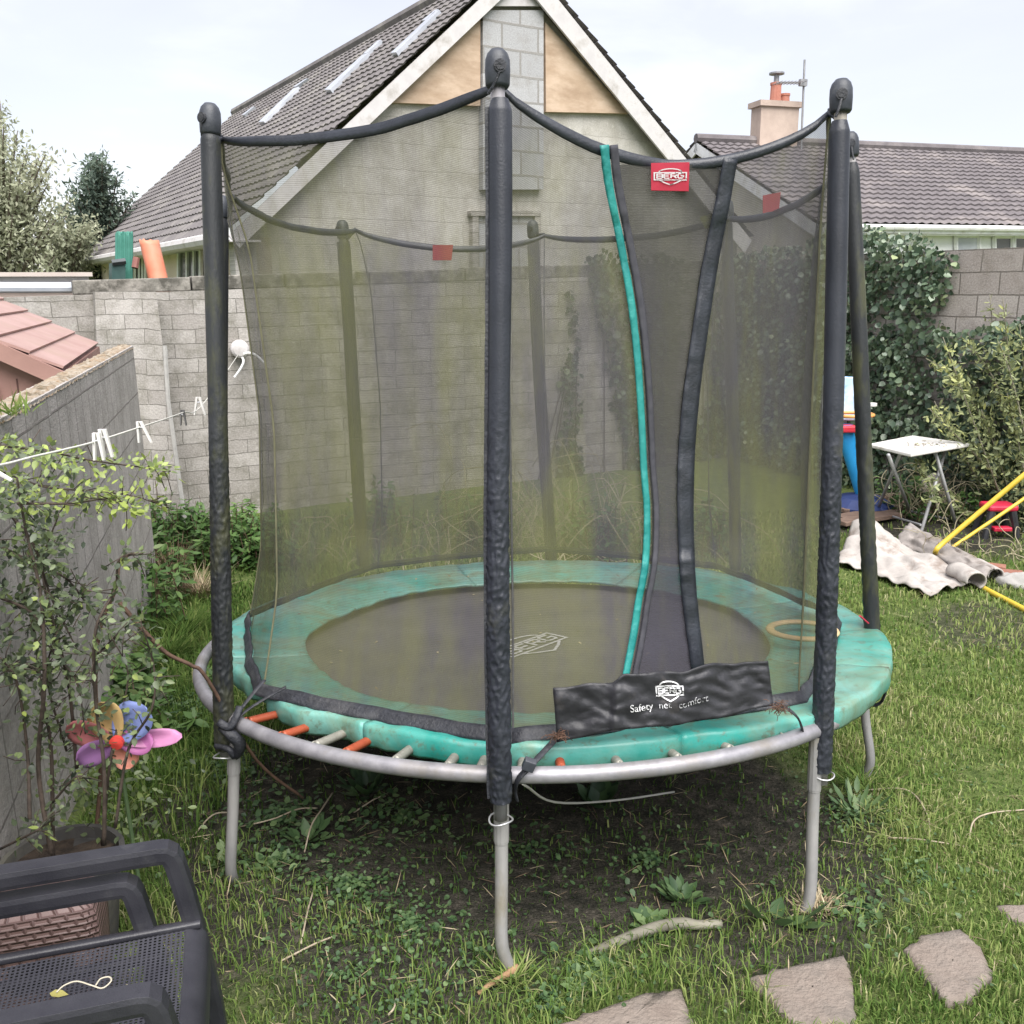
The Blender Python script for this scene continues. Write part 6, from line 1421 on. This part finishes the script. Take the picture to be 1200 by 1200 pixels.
# ------------------------------------------------------------------ olive green shrub on the right
m_olive = leafmat('shrub_leaf_olive', [(0, (.10, .12, .06)), (.4, (.22, .255, .12)), (.75, (.35, .38, .18)), (1, (.50, .51, .18))], .5, .3, .4)
m_stem_g = M('stem_greygreen', (.15, .14, .10), (.26, .24, .18), 12, .9)
root = thing('leafy_shrub', 'straggly olive green shrub with long arching pale stems in front of the ivy', 'shrub', G(1190, 640))
mb = MB(); P_, D_, N_, T_ = [], [], [], []
YS = 9.1
for (b, mid_, tip, nlf) in [((1190, 630), (1150, 520), (1105, 395), 90), ((1195, 630), (1170, 480), (1160, 345), 60), ((1200, 640), (1190, 480), (1175, 350), 60), ((1210, 620), (1205, 480), (1195, 380), 60), ((1190, 630), (1140, 560), (1095, 470), 110), ((1180, 640), (1150, 590), (1120, 540), 70),
                            ((1200, 600), (1160, 480), (1110, 440), 110), ((1215, 600), (1180, 470), (1085, 420), 90), ((1200, 640), (1180, 560), (1150, 480), 110), ((1215, 640), (1200, 540), (1180, 460), 120), ((1225, 600), (1215, 480), (1215, 380), 80), ((1170, 560), (1120, 510), (1090, 480), 60), ((1190, 520), (1170, 430), (1130, 400), 60), ((1210, 560), (1190, 440), (1170, 400), 60), ((1100, 600), (1090, 560), (1075, 540), 40), ((1150, 640), (1130, 600), (1110, 580), 60)]:
    y0 = YS+random.uniform(-.5, .5); Q = [U(x, y, y0+random.uniform(-.2, .2)) for x, y in (b, mid_, tip)]; S = bez(*Q, 16); mb.tube(S, np.linspace(.012, .004, 16), 5)
    for _ in range(nlf*4):
        u = random.uniform(.15, 1); p = S[min(15, int(u*15))]+rand_dir(1)[0]*random.uniform(0, .17)*(1.15-u*.5); P_.append(p); D_.append(rand_dir(1)[0]+[-.2, -.1, .6]); N_.append(rand_dir(1)[0]*.7+[0, -.3, .8]); T_.append(min(1, max(0, random.gauss(.45+.18*(u > .8), .2))))
mb.build('stems', m_stem_g, root, smooth=True); n = len(P_); L = RNG.uniform(.03, .08, n); V, F_, I_ = leaves(P_, D_, N_, L, L*.40, T_); raw_mesh('foliage', V, F_, I_, m_olive, root)
# ------------------------------------------------------------------ trees beyond the walls
m_willow = leafmat('pale_tree_leaf', [(0, (.23, .25, .17)), (.5, (.36, .38, .26)), (1, (.48, .48, .36))], .6, .3, .3)  # pale green leaves, lightened further with distance haze put into the colour
m_cyp = leafmat('dark_conifer_leaf', [(0, (.06, .09, .072)), (.5, (.115, .155, .12)), (1, (.19, .23, .165))], .6, .2, .3)
m_trunk = M('tree_bark', (.08, .065, .05), (.15, .125, .10), 6, .95, .6, 30)
def tree(label, base, boughs, mat, leafsize, per, rad, name, drift=(0, 0, -.3)):
    root = thing(name, label, 'tree', base); base = np.array(base); mbt = MB(); P_, D_, N_, T_ = [], [], [], []
    top = max(boughs, key=lambda b: b[2]); top = np.array(top)
    trunk = spline([base, base*.6+top*.4+rand_dir(1)[0]*.15, top*.85+base*.15], 6); mbt.tube(trunk, np.linspace(.17, .03, len(trunk)), 8)
    for b in boughs:
        b = np.array(b); k = min(len(trunk)-1, int(len(trunk)*min(.9, max(.15, (b[2]-base[2])/(top[2]-base[2])-.22)))); s = trunk[k]
        S = bez(s, (s+b)/2+[0, 0, .25], b, 8); mbt.tube(S, np.linspace(.05, .008, 8), 5)
        shade = random.gauss(0, .12)
        for _ in range(per):
            u = random.uniform(.35, 1.05); c = S[min(7, int(u*7))]; p = c+rand_dir(1)[0]*[1, 1, .8]*random.uniform(0, rad)**1.0; P_.append(p); D_.append(rand_dir(1)[0]+np.array(drift)); N_.append(rand_dir(1)[0]*.8+[0, -.3, .7]); T_.append(min(1, max(0, random.gauss(.48+shade, .2))))
    mbt.build('trunk', m_trunk, root, smooth=True); n = len(P_); L = leafsize*RNG.uniform(.6, 1.3, n); V, F_, I_ = leaves(P_, D_, N_, L, L*.45, T_); raw_mesh('crown', V, F_, I_, mat, root)
YT = 19.0
bo_ = []
for _ in range(64):
    px_ = random.uniform(-95, 84); topy = np.interp(px_, [-95, 0, 30, 55, 90], [150, 118, 140, 165, 235]); py_ = random.uniform(topy, 315); bo_.append(U(px_, py_, YT+random.uniform(-1.2, 1.2)))
b0 = U(-10, 330, YT); tree('tall pale grey green tree with airy weeping crown beyond the walls', (b0[0], b0[1], -.3), bo_, m_willow, .10, 230, .42, 'weeping_tree')
bo_ = []
for _ in range(42):
    py_ = random.uniform(185, 300); hw = np.interp(py_, [185, 205, 230, 270, 300], [4, 28, 50, 52, 40]); px_ = 112+random.uniform(-1, 1)*hw; bo_.append(U(px_, py_, 23+random.uniform(-.8, .8)))
b0 = U(112, 330, 23); tree('dark blue green conifer with ragged crown behind the brown roof', (b0[0], b0[1], -.3), bo_, m_cyp, .12, 260, .34, 'conifer', (.0, 0, .55))
bo_ = [U(random.uniform(45, 110), random.uniform(255, 318), 20.5+random.uniform(-.6, .6)) for _ in range(22)]
b0 = U(75, 335, 20.5); tree('low bushy grey green tree between the pale tree and the roof', (b0[0], b0[1], -.3), bo_, m_willow, .10, 200, .4, 'bushy_tree')
# grass sprouting at the near end of the left wall top
V, F_, I_ = leaves(np.repeat(UZ(14, 486, zl+.01)[None], 40, 0)+RNG.normal(0, .03, (40, 3))*[1, 1, .1], np.stack([RNG.normal(0, .5, 40), RNG.normal(0, .5, 40), RNG.uniform(.4, 1, 40)], 1), rand_dir(40), RNG.uniform(.05, .11, 40), .008, RNG.uniform(.3, .7, 40), 0, .3)
tag(raw_mesh('grass_tuft', V, F_, I_, m_grass, loc=UZ(14, 486, zl+.01)), 'small grass tuft growing on the mossy top of the left wall', 'grass tuft', 'grass tufts')
print('cam check', pix(TP(ak(0), RR, 0)), pix(U(583, 66, 2.5)))
for o in list(bpy.data.objects):
    if '_o' in o: del o['_o']
